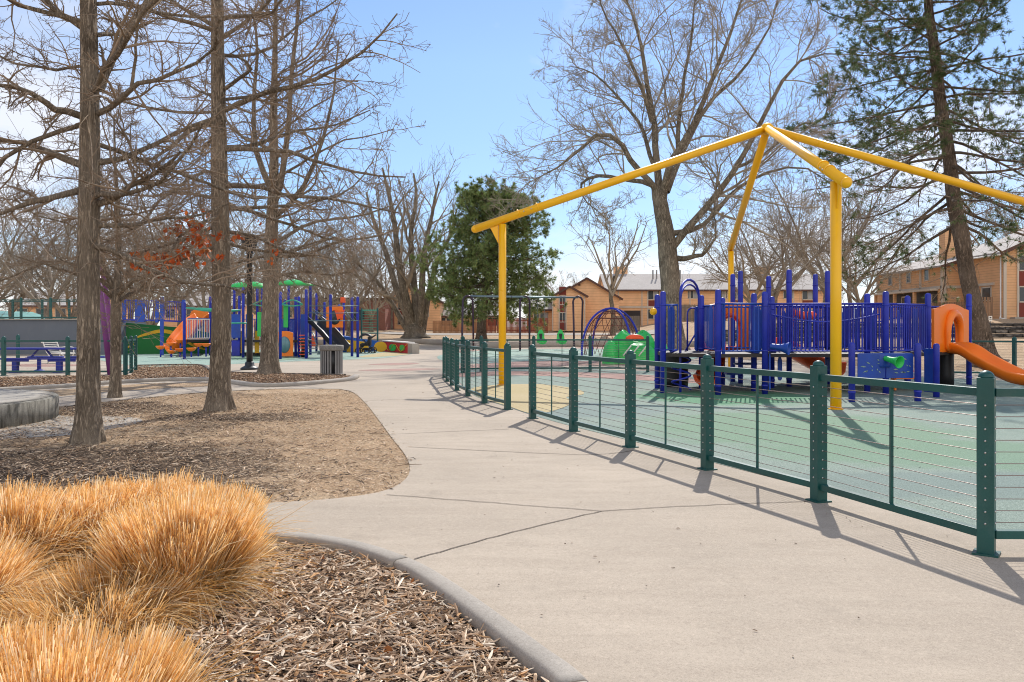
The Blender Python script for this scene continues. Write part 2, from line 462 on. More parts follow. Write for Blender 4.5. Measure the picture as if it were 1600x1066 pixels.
def woodfence(name, c):
    t = NT(name); v = t.mapping((7, 7, .4)); n = t.noise(1.5, 5, v)
    a = t.ramp(n, [(.3, mul(c, .6)), (.7, mul(c, 1.3))]); t.col(a); t.rough(.85); t.bump(n, .4, .02); return t.m
M['wood_red'] = woodfence('red_stained_boards', (.26, .06, .03))
M['wood_tan'] = woodfence('tan_boards', (.38, .19, .09))
M['wood_grey'] = woodfence('weathered_boards', (.20, .165, .13))
M['wood_brown'] = woodfence('brown_pickets', (.26, .15, .085))
def stone():
    t = NT('dark_stacked_stone'); v = t.node('ShaderNodeTexVoronoi'); v.inputs['Scale'].default_value = 2.6
    t.link(t.mapping((1, 1, 2.2)), v.inputs['Vector'])
    a = t.ramp(v.outputs['Color'], [(.2, (.05, .045, .04)), (.8, (.22, .19, .16))])
    a = t.mix(t.ramp(v.outputs['Distance'], [(.3, 0.0), (.6, .8)]), a, (.03, .026, .022)); t.col(a); t.rough(.95)
    t.bump(v.outputs['Distance'], 1.0, .1); return t.m
M['stone'] = stone()
def brick():
    t = NT('red_brick'); b = t.node('ShaderNodeTexBrick'); b.inputs['Scale'].default_value = 4
    b.inputs['Color1'].default_value = (.30, .09, .05, 1); b.inputs['Color2'].default_value = (.22, .07, .05, 1); b.inputs['Mortar'].default_value = (.3, .26, .22, 1)
    t.link(t.mapping((1, 1, 1), rot=(PI/2, 0, 0)), b.inputs['Vector']); t.col(b.outputs['Color']); t.rough(.9); return t.m
M['brick'] = brick()
# ============================================================ camera, world, sun
S.render.resolution_x = 1024; S.render.resolution_y = 682
S.render.engine = 'CYCLES'
S.view_settings.view_transform = 'Standard'; S.view_settings.look = 'None'
S.view_settings.exposure = 0; S.view_settings.gamma = 1
cam = bpy.data.cameras.new('camera'); cam.sensor_width = 36; cam.lens = F/1600*36
cam.shift_y = -(533-HY)/1600; cam.clip_end = 3000; cam.clip_start = .05
co = bpy.data.objects.new('camera', cam); COL.objects.link(co)
co.location = (0, 0, HC); co.rotation_euler = (PI/2, 0, 0); S.camera = co

SUN_AZ = math.radians(16); SUN_EL = math.radians(43)
sd = Vector((math.sin(SUN_AZ)*math.cos(SUN_EL), math.cos(SUN_AZ)*math.cos(SUN_EL), math.sin(SUN_EL)))
sl = bpy.data.lights.new('sun', 'SUN'); sl.energy = 4.7; sl.angle = math.radians(.55); sl.color = (1, .955, .89)
so = bpy.data.objects.new('sun', sl); COL.objects.link(so); so.location = (20, 60, 60)
so.rotation_euler = sd.to_track_quat('Z', 'Y').to_euler()

w = bpy.data.worlds.new('World'); S.world = w; w.use_nodes = True
nt = w.node_tree; nt.nodes.clear(); N = nt.nodes.new; L = nt.links.new
out = N('ShaderNodeOutputWorld'); bg = N('ShaderNodeBackground'); bg.inputs[1].default_value = .148
sky = N('ShaderNodeTexSky'); sky.sky_type = 'NISHITA'; sky.sun_disc = False
sky.sun_elevation = SUN_EL; sky.sun_rotation = SUN_AZ
sky.air_density = 1.1; sky.dust_density = .25; sky.ozone_density = 2.2; sky.altitude = 1600
tc = N('ShaderNodeTexCoord'); sp = N('ShaderNodeSeparateXYZ'); L(tc.outputs['Generated'], sp.inputs[0])
def mth(op, a, b=0.0, clamp=False):
    x = N('ShaderNodeMath'); x.operation = op; x.use_clamp = clamp
    for i, v in enumerate((a, b)):
        if hasattr(v, 'is_linked'): L(v, x.inputs[i])
        else: x.inputs[i].default_value = v
    return x.outputs[0]
zz = mth('MAXIMUM', sp.outputs['Z'], 0.0); den = mth('ADD', zz, .22)
cx = N('ShaderNodeCombineXYZ'); L(mth('DIVIDE', sp.outputs['X'], den), cx.inputs[0]); L(mth('DIVIDE', sp.outputs['Y'], den), cx.inputs[1])
cn = N('ShaderNodeTexNoise'); cn.inputs['Scale'].default_value = .85; cn.inputs['Detail'].default_value = 9; cn.inputs['Roughness'].default_value = .56
cn.inputs['Distortion'].default_value = .35
cm = N('ShaderNodeMapping'); cm.inputs['Location'].default_value = (3.1, 1.7, 0); L(cx.outputs[0], cm.inputs[0]); L(cm.outputs[0], cn.inputs['Vector'])
cr = N('ShaderNodeValToRGB'); cr.color_ramp.elements[0].position = .50; cr.color_ramp.elements[1].position = .68
# more cloud towards the horizon
low = mth('MULTIPLY', mth('SUBTRACT', 1.0, mth('MULTIPLY', zz, 3.4), True), .13)
back = mth('MULTIPLY', mth('MULTIPLY', sp.outputs['Y'], -1.6, True), .16)   # unseen extra cloud added behind the viewer to fill shaded fronts
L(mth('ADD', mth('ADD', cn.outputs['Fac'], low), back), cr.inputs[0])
# clear-sky colour: the physical sky, desaturated and lifted a little
hs = N('ShaderNodeHueSaturation'); hs.inputs['Saturation'].default_value = 1.0; hs.inputs['Value'].default_value = 1.07
L(sky.outputs[0], hs.inputs['Color'])
mx = N('ShaderNodeMix'); mx.data_type = 'RGBA'
L(mth('MULTIPLY', cr.outputs[0], .70), mx.inputs[0]); hz = N('ShaderNodeMix'); hz.data_type = 'RGBA'; hz.blend_type = 'MULTIPLY'; hz.inputs[0].default_value = 1
hr_ = N('ShaderNodeValToRGB'); hr_.color_ramp.elements[0].color = (.60, .64, .74, 1); hr_.color_ramp.elements[0].position = 0
hr_.color_ramp.elements[1].color = (1.0, 1.0, 1.02, 1); hr_.color_ramp.elements[1].position = .30
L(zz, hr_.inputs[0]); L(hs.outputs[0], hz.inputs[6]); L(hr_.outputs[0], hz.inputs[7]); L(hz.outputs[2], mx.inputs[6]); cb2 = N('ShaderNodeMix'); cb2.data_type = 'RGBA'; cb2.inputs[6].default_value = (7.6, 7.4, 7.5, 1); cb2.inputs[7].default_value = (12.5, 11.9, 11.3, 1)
L(mth('MULTIPLY', sp.outputs['Y'], -2.0, True), cb2.inputs[0]); L(cb2.outputs[2], mx.inputs[7])   # out-of-view clouds behind the camera brightened as added fill light
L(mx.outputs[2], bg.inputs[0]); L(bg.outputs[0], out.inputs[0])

# ============================================================ ground
def grid_axis(a, b, fine, far, g=1.18):
    xs = list(np.arange(a, b+.01, fine)); st = fine
    x = b
    while x < far: st *= g; x += st; xs.append(x)
    x = a; st = fine
    while x > -far: st *= g; x -= st; xs.insert(0, x)
    return np.array(xs)
gx = grid_axis(-70, 70, 1.25, 1500); gy = grid_axis(-4, 140, 1.25, 1500)
XX, YY = np.meshgrid(gx, gy); ZZ = H(XX, YY)
bumpy = (np.sin(XX*1.3+YY*.4)+np.sin(YY*.9-XX*.5))*.02*np.clip((YY-75)/20, 0, 1)
V = np.stack([XX, YY, ZZ+bumpy], -1).reshape(-1, 3)
nx, ny = len(gx), len(gy)
ii = (np.arange(ny-1)[:, None]*nx+np.arange(nx-1)[None]).ravel()
gr = new_obj('ground', mesh_np('ground', V, np.stack([ii, ii+1, ii+nx+1, ii+nx], 1), True), M['ground']); tag(gr, kind='structure')

def px_poly(pts, k=5, smooth_=True):
    w_ = [G(*p)[:2] for p in pts]
    return catmull(w_, k, True) if smooth_ else w_
def sheet(name, poly, z, mat, kind='structure'):
    n = len(poly)
    a = sum(poly[i][0]*poly[(i+1) % n][1]-poly[(i+1) % n][0]*poly[i][1] for i in range(n))
    if a < 0: poly = poly[::-1]
    me = bpy.data.meshes.new(name); me.from_pydata([(x, y, z) for x, y in poly], [], [tuple(range(n))]); me.update()
    return tag(new_obj(name, me, mat), kind=kind)

# near bed edge (curb line) and lawn edge, in ground metres
CURB = catmull([(-9, 5.9), (-5, 5.85), G(330, 846)[:2], G(420, 849)[:2], G(500, 856)[:2], G(570, 871)[:2], G(640, 898)[:2], G(700, 936)[:2],
                G(765, 985)[:2], G(830, 1036)[:2], G(900, 1096)[:2], (.34, 2.6), (.5, 1.6), (.55, .3), (.5, -3)], 6)
LAWN = catmull([(-9, 8.4), (-5, 7.35), G(330, 793)[:2], G(430, 787)[:2], G(520, 781)[:2], G(590, 771)[:2], G(625, 757)[:2], G(640, 738)[:2],
                G(634, 714)[:2], G(612, 685)[:2], G(590, 655)[:2], G(572, 632)[:2], G(552, 614)[:2], G(530, 608.5)[:2]], 6)
LAWN2 = [G(440, 608)[:2], G(368, 611)[:2], G(300, 615)[:2], G(230, 622)[:2], G(160, 629)[:2], G(100, 636)[:2], (-14, 16.0), (-30, 16.2)]
# main walk: outline runs along the curb, right side, far side, back by the left plaza
FAR = [(30, -3), (30, 30), (14, 30), (9, 40), (4, 62), (-3, 69.5), (-7.5, 69.5), (-14, 64), (-30, 66), (-46, 66), (-46, 24)]
main = list(CURB[::-1])
main = [(-9, 5.9)]+[p for p in CURB[1:]]   # from left along the curb towards the camera
outline = main+[(6, -3), (7.2, 3.5), (16, 6), (20, 24), (13.5, 28), (9, 40), (4, 62), (-3, 69.3), (-8, 69.3), (-14, 66), (-30, 66), (-46, 60), (-46, 17.3),
                (-30, 17.2), (-14, 17.0)]
up = [G(60, 625)[:2], G(120, 620)[:2], G(160, 617)[:2], G(230, 611)[:2], G(300, 605)[:2], G(372, 604)[:2], G(440, 606)[:2]]
outline = main+[(6, -3), (7.2, 3.5), (16, 6), (20, 24), (13.5, 28), (9, 40), (4, 62), (-3, 69.3), (-8, 69.3), (-14, 66), (-30, 66), (-46, 60), (-46, 16.4),
                (-30, 16.3), (-14, 16.1)]+[p for p in LAWN2[:6][::-1]]+LAWN[::-1]
sheet('concrete_path', outline, .010, M['concrete'])

def strip(poly, wd, z, mb):
    for a, b in zip(poly[:-1], poly[1:]):
        a = Vector((a[0], a[1], z)); b = Vector((b[0], b[1], z)); t = (b-a).normalized(); u = Vector((-t.y, t.x, 0))*wd/2
        e = t*wd*.3
        mb.add([a-u-e, b-u+e, b+u+e, a+u-e], [(0, 1, 2, 3)])
jm = MB()
J = [[(605, 775), (770, 788), (940, 801)], [(940, 801), (1100, 792), (1262, 786)], [(648, 877), (780, 840), (940, 801)],
     [(598, 681), (700, 676), (795, 672)], [(560, 628), (640, 624), (690, 622)], [(560, 604), (690, 598)], [(640, 700), (900, 712), (990, 706)],
     [(560, 590), (640, 583), (693, 580)], [(420, 578), (560, 571), (690, 564)], [(300, 590), (330, 578)], [(480, 604), (500, 600.5)]]
for k_, ln in enumerate(J):
    jm_z = .0145
    pts = catmull([G(*p)[:2] for p in ln], 8)
    pts = [(x+rnd.uniform(-.004, .004), y+rnd.uniform(-.012, .012)) for x, y in pts]
    strip(pts, .011 if k_ < 3 else .014, jm_z, jm)
tag(jm.build('path_joints', M['joint']), kind='structure')
# faded pink paving bands in the plaza
for poly in ([(560, 579), (640, 576.5), (690, 577), (650, 579.5), (600, 581)], [(575, 570), (630, 567.5), (655, 568.5), (620, 571.5)],
             [(0, 571), (60, 569), (150, 571), (60, 574)]):
    sheet('paving_band', px_poly(poly), .0135, M['rub_red'])

# curb of the near bed (rounded, cast in lengths)
cb = thing('bed_curb', 'rounded pale concrete curb bordering the mulch bed with dry grasses', 'curb', (-.7, 3.7, 0))
sec = [(-.062, -.05), (-.062, .045), (-.056, .066), (-.038, .076), (.038, .074), (.055, .062), (.062, .04), (.062, -.05)]
pts3 = [(x-.0, y, 0) for x, y in CURB]
seg = []; acc = 0
for i, p in enumerate(pts3):
    seg.append(p)
    if i: acc += math.dist(pts3[i-1], p)
    if acc > 1.9 or i == len(pts3)-1:
        if len(seg) > 1:
            a = Vector(seg[-1]); b = Vector(seg[-2]); s2 = seg[:-1]+[tuple(a+(b-a).normalized()*.012)]
            MB().sweep(s2, sec).build('curb_length', M['curb'], cb)
        seg = [p]; acc = 0

# mulch beds and worn patches
bed = CURB[:]+[(-2, -3), (-9, -3)]
sheet('mulch_bed', bed, .006, M['mulch'])
# upper bed with lamp-side tree and bin
UB = [(-60, 600), (0, 591), (100, 588.5), (205, 587), (214, 572.5), (308, 571.3), (330, 580), (372, 584), (430, 585.5), (500, 587), (540, 587.5), (556, 590),
      (545, 595), (500, 600), (440, 604.5), (400, 604.5), (372, 601), (340, 596.5), (300, 595), (240, 596.5), (170, 600.5), (100, 606), (0, 612), (-60, 618)]
sheet('mulch_bed', px_poly(UB, 4, False), .0145, M['mulch_red'])
lower = catmull([G(*p)[:2] for p in [(-80, 619), (0, 612.5), (100, 606.5), (170, 601), (240, 597), (300, 595.3), (340, 596.8), (372, 601.2), (400, 604.8), (440, 604.8), (500, 600.3), (545, 595.3), (557, 590)]], 5)
cu = thing('bed_curb', 'long pale kerb edging the far mulch bed under the bin', 'curb', (-7, 22, 0))
MB().sweep([(x, y, 0) for x, y in lower], [(-.09, -.02), (-.09, .07), (-.06, .10), (.06, .10), (.09, .07), (.09, -.02)]).build('curb_length', M['curb'], cu)
upper = catmull([G(*p)[:2] for p in [(214, 572.5), (308, 571.3), (330, 580), (372, 584), (430, 585.5), (500, 587), (540, 587.5)]], 4)
MB().sweep([(x, y, 0) for x, y in upper], [(-.05, -.02), (-.05, .06), (.05, .06), (.05, -.02)]).build('curb_edging', M['joint'], cu)
# walk round the planter
sheet('concrete_walk', px_poly([(-250, 760), (-100, 712), (0, 689), (60, 684), (120, 680), (180, 670), (214, 662), (222, 656.5), (200, 652.5), (150, 650.5), (95, 650), (60, 640), (-200, 640)]), .008, M['concrete2'])
sheet('dry_strip', px_poly([(-60, 621), (0, 615), (100, 609.5), (170, 604), (240, 600), (300, 598.5), (340, 600), (330, 604), (250, 608), (160, 614), (90, 620), (0, 625), (-60, 630)]), .0145, M['ground'])

# ------------------------------------------------------------ round planter
pl = thing('round_planter', 'low round stained concrete planter wall at the left edge', 'planter', (-9.62, 12.5, 0))
pc = (-9.62, 12.5)
MB().lathe([(2.02, -.02), (2.02, .33), (2.06, .345), (2.44, .345), (2.47, .33), (2.47, -.02)], (pc[0], pc[1], 0), 64).build('wall', M['planter'], pl)
MB().lathe([(2.40, .347), (2.05, .3475)], (pc[0], pc[1], 0.002), 64).build('coping', M['concrete2'], pl)
MB().lathe([(2.015, .0), (2.015, .16)], (pc[0], pc[1], 0), 48).build('basin_floor', M['concrete2'], pl)

# ------------------------------------------------------------ playground rubber (right)
POSTS_A = [G(832, 655)[:2], G(896, 675)[:2], G(985, 700)[:2], G(1105, 735)[:2], G(1279, 785)[:2], G(1541, 868)[:2]]
POSTS_A += [(4.75, 5.26), (6.5, 5.5), (8.2, 5.9)]
POSTS_B = [G(793, 641)[:2], G(757, 631)[:2], G(731, 620)[:2], G(714, 611)[:2], G(706, 603)[:2], G(699, 597)[:2], G(694, 591)[:2], G(697, 586.5)[:2], G(723, 583.5)[:2],
           G(752, 582.5)[:2], G(834, 582)[:2], G(922, 581.5)[:2], G(1012, 582)[:2]]
POSTS_C = [G(1450, 588)[:2], G(1585, 591)[:2], (15.6, 20.2), (18, 19.5)]
edge = [G(832, 650)[:2], G(896, 668)[:2], G(985, 690)[:2], G(1105, 722)[:2], G(1279, 767)[:2], G(1400, 796)[:2], G(1541, 838)[:2], (4.9, 5.45), (6.7, 5.7), (9, 6.2), (12.5, 9), (14.5, 14),
        (14.6, 20), (11.6, 23.8), (8, 25.3), (4.5, 27), (1, 30), (-1.2, 30.5), (-2.2, 27), G(716, 597)[:2], G(727, 608)[:2], G(745, 621)[:2], G(793, 637)[:2]]
PG = catmull(edge, 5, True)
sheet('rubber_surface', PG, .014, M['rub_teal'])
sheet('rubber_patch', px_poly([(745, 606), (790, 602), (850, 602), (900, 609), (912, 617), (885, 622), (895, 630), (870, 642), (832, 648), (793, 636), (757, 625), (735, 613)]), .020, M['rub_yellow'])
sheet('rubber_band', px_poly([(705, 585), (790, 581), (900, 582.5), (1010, 587), (1090, 594), (1090, 600), (1000, 595), (880, 589.5), (790, 587.5), (712, 590)]), .0185, M['rub_red'])
sheet('rubber_band', px_poly([(720, 573), (800, 566), (900, 565), (1000, 567), (1000, 571), (900, 572), (800, 575), (730, 578)]), .0185, M['rub_red'])
# far play surface round the swings and the pink kerb paving
sheet('rubber_surface', px_poly([(700, 566), (690, 555), (760, 548), (850, 545.5), (950, 545.5), (1040, 548), (1090, 556), (1060, 566), (950, 570), (800, 570)]), .0165, M['rub_aqua'])
sheet('paving_band', [(-3.5, 44), (-3.5, 50), (6, 60), (12, 60), (14, 50), (12, 44), (8, 54), (3, 55)], .013, M['rub_red'])
# left play surface
sheet('rubber_surface', px_poly([(215, 573), (250, 574), (330, 571), (420, 567), (500, 564), (560, 562), (610, 559), (655, 551), (640, 548.5), (560, 547.5), (400, 547), (180, 549), (130, 556), (170, 566)]), .0165, M['rub_aqua'])
for poly in ([(360, 562), (420, 564.5), (460, 561), (440, 556), (380, 556)], [(560, 559), (620, 556.5), (640, 553), (600, 551.5)]):
    sheet('rubber_patch', px_poly(poly), .020, M['rub_green'] if poly[0][0] == 360 else M['rub_yellow'])
# ============================================================ trees (vectorised branching)
def lerp_at(A, idx, t):
    n = A.shape[1]; f = np.clip(t, 0, .9999)*(n-1); i = f.astype(int); fr = f-i
    a = A[idx, i]; b = A[idx, i+1]
    return a+(b-a)*(fr[:, None] if A.ndim == 3 else fr)
def unit(v): return v/np.maximum(np.linalg.norm(v, axis=-1, keepdims=True), 1e-9)
def spawn(rg, P_, R_, k, t0=.2, t1=1., ang=50, asd=12, lr=.5, lsd=.2, lt=.5, n=5, wig=.15, trop=(0, 0, 0), rr=.55, rmin=.004, flat=0., absl=None, keep=1., taper=.3):
    m = P_.shape[0]
    idx = np.repeat(np.arange(m), k)
    if keep < 1: idx = idx[rg.random(len(idx)) < keep]
    q = len(idx); t = rg.uniform(t0, t1, q)
    p = lerp_at(P_, idx, t); r = lerp_at(R_, idx, t)
    e = .04; tan = unit(lerp_at(P_, idx, np.minimum(t+e, 1))-lerp_at(P_, idx, np.maximum(t-e, 0)))
    ref = rg.normal(size=(q, 3)); u = unit(np.cross(tan, ref))
    if flat: u[:, 2] *= (1-flat); u = unit(u)
    a = np.radians(rg.normal(ang, asd, q))[:, None]
    d = unit(np.cos(a)*tan+np.sin(a)*u)
    Lp = np.linalg.norm(np.diff(P_, axis=1), axis=2).sum(1)[idx]
    Ln = (Lp*lr if absl is None else np.full(q, absl))*(1-lt*t)*np.exp(rg.normal(0, lsd, q))
    out_ = np.zeros((q, n, 3)); out_[:, 0] = p; tr = np.array(trop, float)
    for i in range(1, n):
        d = unit(d+rg.normal(0, wig, (q, 3))+tr/n)
        out_[:, i] = out_[:, i-1]+d*(Ln/(n-1))[:, None]
    r0 = np.maximum(np.minimum(r*rr, r*.9), rmin)
    R2 = np.maximum(r0[:, None]*(1-(1-taper)*np.linspace(0, 1, n)[None]), rmin*.7)
    return out_, R2
def tubes(groups):
    Vs = []; Fs = []; base = 0
    for P_, R_, sd_ in groups:
        m, n, _ = P_.shape
        if m == 0: continue
        T = np.zeros_like(P_); T[:, 1:-1] = P_[:, 2:]-P_[:, :-2]; T[:, 0] = P_[:, 1]-P_[:, 0]; T[:, -1] = P_[:, -1]-P_[:, -2]; T = unit(T)
        D = unit(P_[:, -1]-P_[:, 0]); ax = np.zeros_like(D); ax[np.arange(m), np.argmin(np.abs(D), 1)] = 1
        u = unit(np.cross(T, ax[:, None])); v = np.cross(T, u)
        a = np.arange(sd_)*2*PI/sd_
        Q = P_[:, :, None]+R_[:, :, None, None]*(u[:, :, None]*np.cos(a)[None, None, :, None]+v[:, :, None]*np.sin(a)[None, None, :, None])
        Vs.append(Q.reshape(-1, 3))
        i = np.arange(m)[:, None, None]*n*sd_; j = np.arange(n-1)[None, :, None]*sd_; k = np.arange(sd_)[None, None]; k2 = (k+1) % sd_
        Fs.append((np.stack([i+j+k, i+j+k2, i+j+sd_+k2, i+j+sd_+k], -1)+base).reshape(-1, 4)); base += m*n*sd_
    return np.concatenate(Vs), np.concatenate(Fs)
def poly_arr(pts, rs, n):
    """one polyline resampled smoothly to n points -> (1,n,3),(1,n)"""
    c = np.array(catmull([tuple(p)+(r,) for p, r in zip(pts, rs)], 12))
    s = np.concatenate([[0], np.cumsum(np.linalg.norm(np.diff(c[:, :3], axis=0), axis=1))]); q = np.linspace(0, s[-1], n)
    o = np.stack([np.interp(q, s, c[:, i]) for i in range(4)], 1)
    return o[None, :, :3], o[None, :, 3]
def trunk_mesh(name, P_, R_, sides, ridge, flare, mat, parent, seed=0, lobes=5, famp=1.0):
    """single trunk polyline -> deeply furrowed bark surface"""
    rg = np.random.default_rng(seed); P0 = P_[0]; R0 = R_[0]; n = len(P0)
    T = unit(np.gradient(P0, axis=0)); u = unit(np.cross(T, np.array([0, 1., 0]))); v = np.cross(T, u)
    a = np.arange(sides)*2*PI/sides; z = np.concatenate([[0], np.cumsum(np.linalg.norm(np.diff(P0, axis=0), axis=1))])
    A, Zg = np.meshgrid(a, z); ph = rg.uniform(0, 6, 12)
    w_ = .35*np.sin(Zg*3+ph[0]+2*np.sin(A))+.3*np.sin(Zg*7.3+ph[1]+3*np.cos(A))+.25*np.sin(Zg*17+ph[2]+5*np.sin(A+1))
    fr = max(6, int(sides/6))
    rid = np.abs(np.sin((A*fr/2+w_*2.2)))**.6*.7+.3*np.abs(np.sin(A*fr*.77+Zg*9+w_*3+ph[3]))
    fl = famp*np.exp(-Zg/flare)*(.55+.28*np.cos(A*lobes+ph[4])+.15*np.cos(A*3+ph[5]))
    lump = .04*np.sin(A*2+Zg*1.1+ph[6])+.03*np.sin(A*3-Zg*1.9+ph[7])
    Rr = R0[:, None]*(1+lump+fl)+ridge*(rid-.6)*(1+fl)
    Vv = P0[:, None]+Rr[..., None]*(u[:, None]*np.cos(A)[..., None]+v[:, None]*np.sin(A)[..., None])
    i = np.arange(n-1)[:, None]*sides; k = np.arange(sides)[None]; k2 = (k+1) % sides
    Fc = np.stack([i+k, i+k2, i+sides+k2, i+sides+k], -1).reshape(-1, 4)
    return new_obj(name, mesh_np(name, Vv.reshape(-1, 3), Fc, True), mat, parent)
def loc(o, A): return A-np.array(o.location)

def crown(root, groups, mat, name='crown'):
    V_, F_ = tubes([(loc(root, p), r, s_) for p, r, s_ in groups])
    return new_obj(name, mesh_np(name, V_, F_, True), mat, root)

def tree_limbs(spec, n=9):
    Ps = []; Rs = []
    for pts, r0, r1 in spec:
        rs = np.linspace(r0, r1, len(pts)); p, r = poly_arr(pts, rs, n); Ps.append(p); Rs.append(r)
    return np.concatenate(Ps), np.concatenate(Rs)

def wob(rg, P_, s):
    n = P_.shape[1]; w_ = rg.normal(0, s, P_.shape); w_[:, 0] = 0; w_ = np.cumsum(w_, 1)*.5
    return P_+w_

# ---------------------------------------------------- the two near oaks and the two behind
def oak(root, trunk_pts, trunk_rs, limbs, rg, nlimb, z0, ztop, llen, rmin, mid=9, tw=8, sides=96, ridge=.016, extra=None, flare=.28, lvl=(7, 8, 5), anglo=(62, 112)):
    n = 160
    TP, TR = poly_arr(trunk_pts, trunk_rs, n)
    trunk_mesh('trunk', loc(root, TP), TR, sides, ridge, flare, M['bark_oak'], root, int(rg.integers(99)), famp=.62)
    LP, LR = tree_limbs(limbs, 9) if limbs else (np.zeros((0, 9, 3)), np.zeros((0, 9)))
    if len(LP): LP = wob(rg, LP, .035)
    zs = TP[0, :, 2]; top = trunk_pts[-1][2]
    ts = []; 
    Pn = []; Rn = []
    for i in range(nlimb):
        z = z0+(ztop-z0)*((i+rg.random())/nlimb)**1.0
        j = int(np.argmin(np.abs(zs-z))); f = (z-z0)/(ztop-z0)
        az = i*2.4+rg.normal(0, .4)
        el = math.radians(90-(anglo[1]+(anglo[0]-anglo[1])*f)+rg.normal(0, 6))
        ln = llen*(1-.45*f**2)*rg.uniform(.7, 1.12)*(1 if f > .12 else .75)
        d = np.array([math.cos(az)*math.cos(el), math.sin(az)*math.cos(el), math.sin(el)])
        p = TP[0, j]; pts = [p]; r0 = min(.055, TR[0, j]*.42)*rg.uniform(.5, 1)
        for q in range(8):
            d = d+rg.normal(0, .16, 3); d[2] += .03+.05*f; d /= np.linalg.norm(d); pts.append(pts[-1]+d*ln/8)
        Pn.append(pts); Rn.append(np.linspace(r0, .012, 9))
    Pn = np.array(Pn); Rn = np.array(Rn)
    B1 = np.concatenate([LP, Pn]); R1 = np.concatenate([LR, Rn])
    B2, R2 = spawn(rg, B1, R1, lvl[0], .12, 1, 52, 13, .40, .25, .45, 7, .17, (0, 0, .12), .55, rmin*1.7, .35)
    B3, R3 = spawn(rg, B2, R2, lvl[1], .1, 1, 52, 15, .42, .3, .4, 5, .2, (0, 0, .1), .6, rmin*1.15, .2)
    B4, R4 = spawn(rg, B3, R3, lvl[2], .15, 1, 55, 18, .42, .35, .3, 4, .25, (0, 0, .1), .65, rmin, 0)
    B5, R5 = spawn(rg, B1, R1, tw, .05, 1, 62, 18, .11, .5, .2, 4, .25, (0, 0, .1), .3, rmin, 0)
    # thin shoots straight out of the trunk
    B6, R6 = spawn(rg, TP, TR*.12, 90, .22, 1, 88, 14, .1, .5, 0, 5, .2, (0, 0, -.1), .5, rmin*1.3, .5, absl=.8)
    B7, R7 = spawn(rg, B6, R6, 4, .2, 1, 55, 15, .4, .4, .3, 4, .25, (0, 0, 0), .6, rmin, 0)
    g = [(B1, R1, 8), (B2, R2, 5), (B3, R3, 4), (B4, R4, 3), (B5, R5, 3), (B6, R6, 4), (B7, R7, 3)]
    crown(root, g[:1], M['bark_oak'], 'limbs')
    crown(root, g[1:], M['twig'])
    return B1, B2, B3, B4, TP

def LP_(pts, d):   # photo points at (varying) depth
    ds = d if isinstance(d, (list, tuple)) else [d]*len(pts)
    return [P(x, y, dd) for (x, y), dd in zip(pts, ds)]
rg = np.random.default_rng(11)
d1 = 1885/(692-511)
t1 = thing('oak_tree', 'nearest bare oak with rough furrowed trunk at the left of the mulch', 'tree', G(137, 692))
D = d1
limbs1 = [(LP_([(128, 182), (85, 168), (45, 145), (0, 131), (-60, 120)], [D, D-.3, D-.6, D-.8, D-1]), .048, .016),
          (LP_([(128, 258), (90, 245), (45, 228), (0, 219), (-60, 190)], [D, D+.2, D+.5, D+.8, D+1]), .05, .018),
          (LP_([(125, 298), (85, 308), (40, 320), (0, 333), (-70, 350)], [D, D-.3, D-.4, D-.4, D-.4]), .045, .015),
          (LP_([(155, 318), (190, 305), (222, 285), (260, 262), (285, 235)], [D, D-.2, D-.5, D-.8, D-1.1]), .045, .015),
          (LP_([(150, 255), (195, 245), (240, 232), (290, 205), (335, 188), (380, 165)], [D, D+.1, D+.3, D+.5, D+.7, D+.9]), .042, .012),
          (LP_([(152, 178), (185, 160), (215, 132), (260, 118), (300, 95), (330, 70)], [D, D-.3, D-.7, D-1, D-1.2, D-1.4]), .04, .012),
          (LP_([(156, 140), (172, 105), (190, 72), (212, 35), (238, -5), (270, -60)], [D, D+.1, D+.1, D+.2, D+.3, D+.4]), .06, .03),
          (LP_([(128, 42), (108, 28), (85, 8), (60, -25), (20, -70)], [D, D-.1, D-.2, D-.3, D-.4]), .045, .018),
          (LP_([(150, 55), (180, 52), (220, 45), (260, 30)], [D, D+.3, D+.8, D+1.2]), .03, .01),
          (LP_([(152, 352), (200, 355), (250, 350), (300, 345), (350, 330)], [D, D+.3, D+.7, D+1.1, D+1.4]), .032, .01),
          (LP_([(205, 138), (208, 95), (205, 50), (206, 0)], [D-.6, D-.7, D-.8, D-.9]), .022, .012)]
oak(t1, LP_([(137, 694), (138, 640), (138, 560), (138, 430), (140, 300), (140, 150), (138, 0), (140, -160), (146, -330), (150, -480)], D),
    [.158, .140, .130, .122, .116, .104, .095, .08, .055, .03], limbs1, rg, 16, 2.2, 8.6, 3.2, .0034, lvl=(8, 7, 5))
D = 1885/(641-511)
t2 = thing('oak_tree', 'bare oak with wide flared trunk in the dry lawn, rust leaves at its lowest limbs', 'tree', G(342, 641))
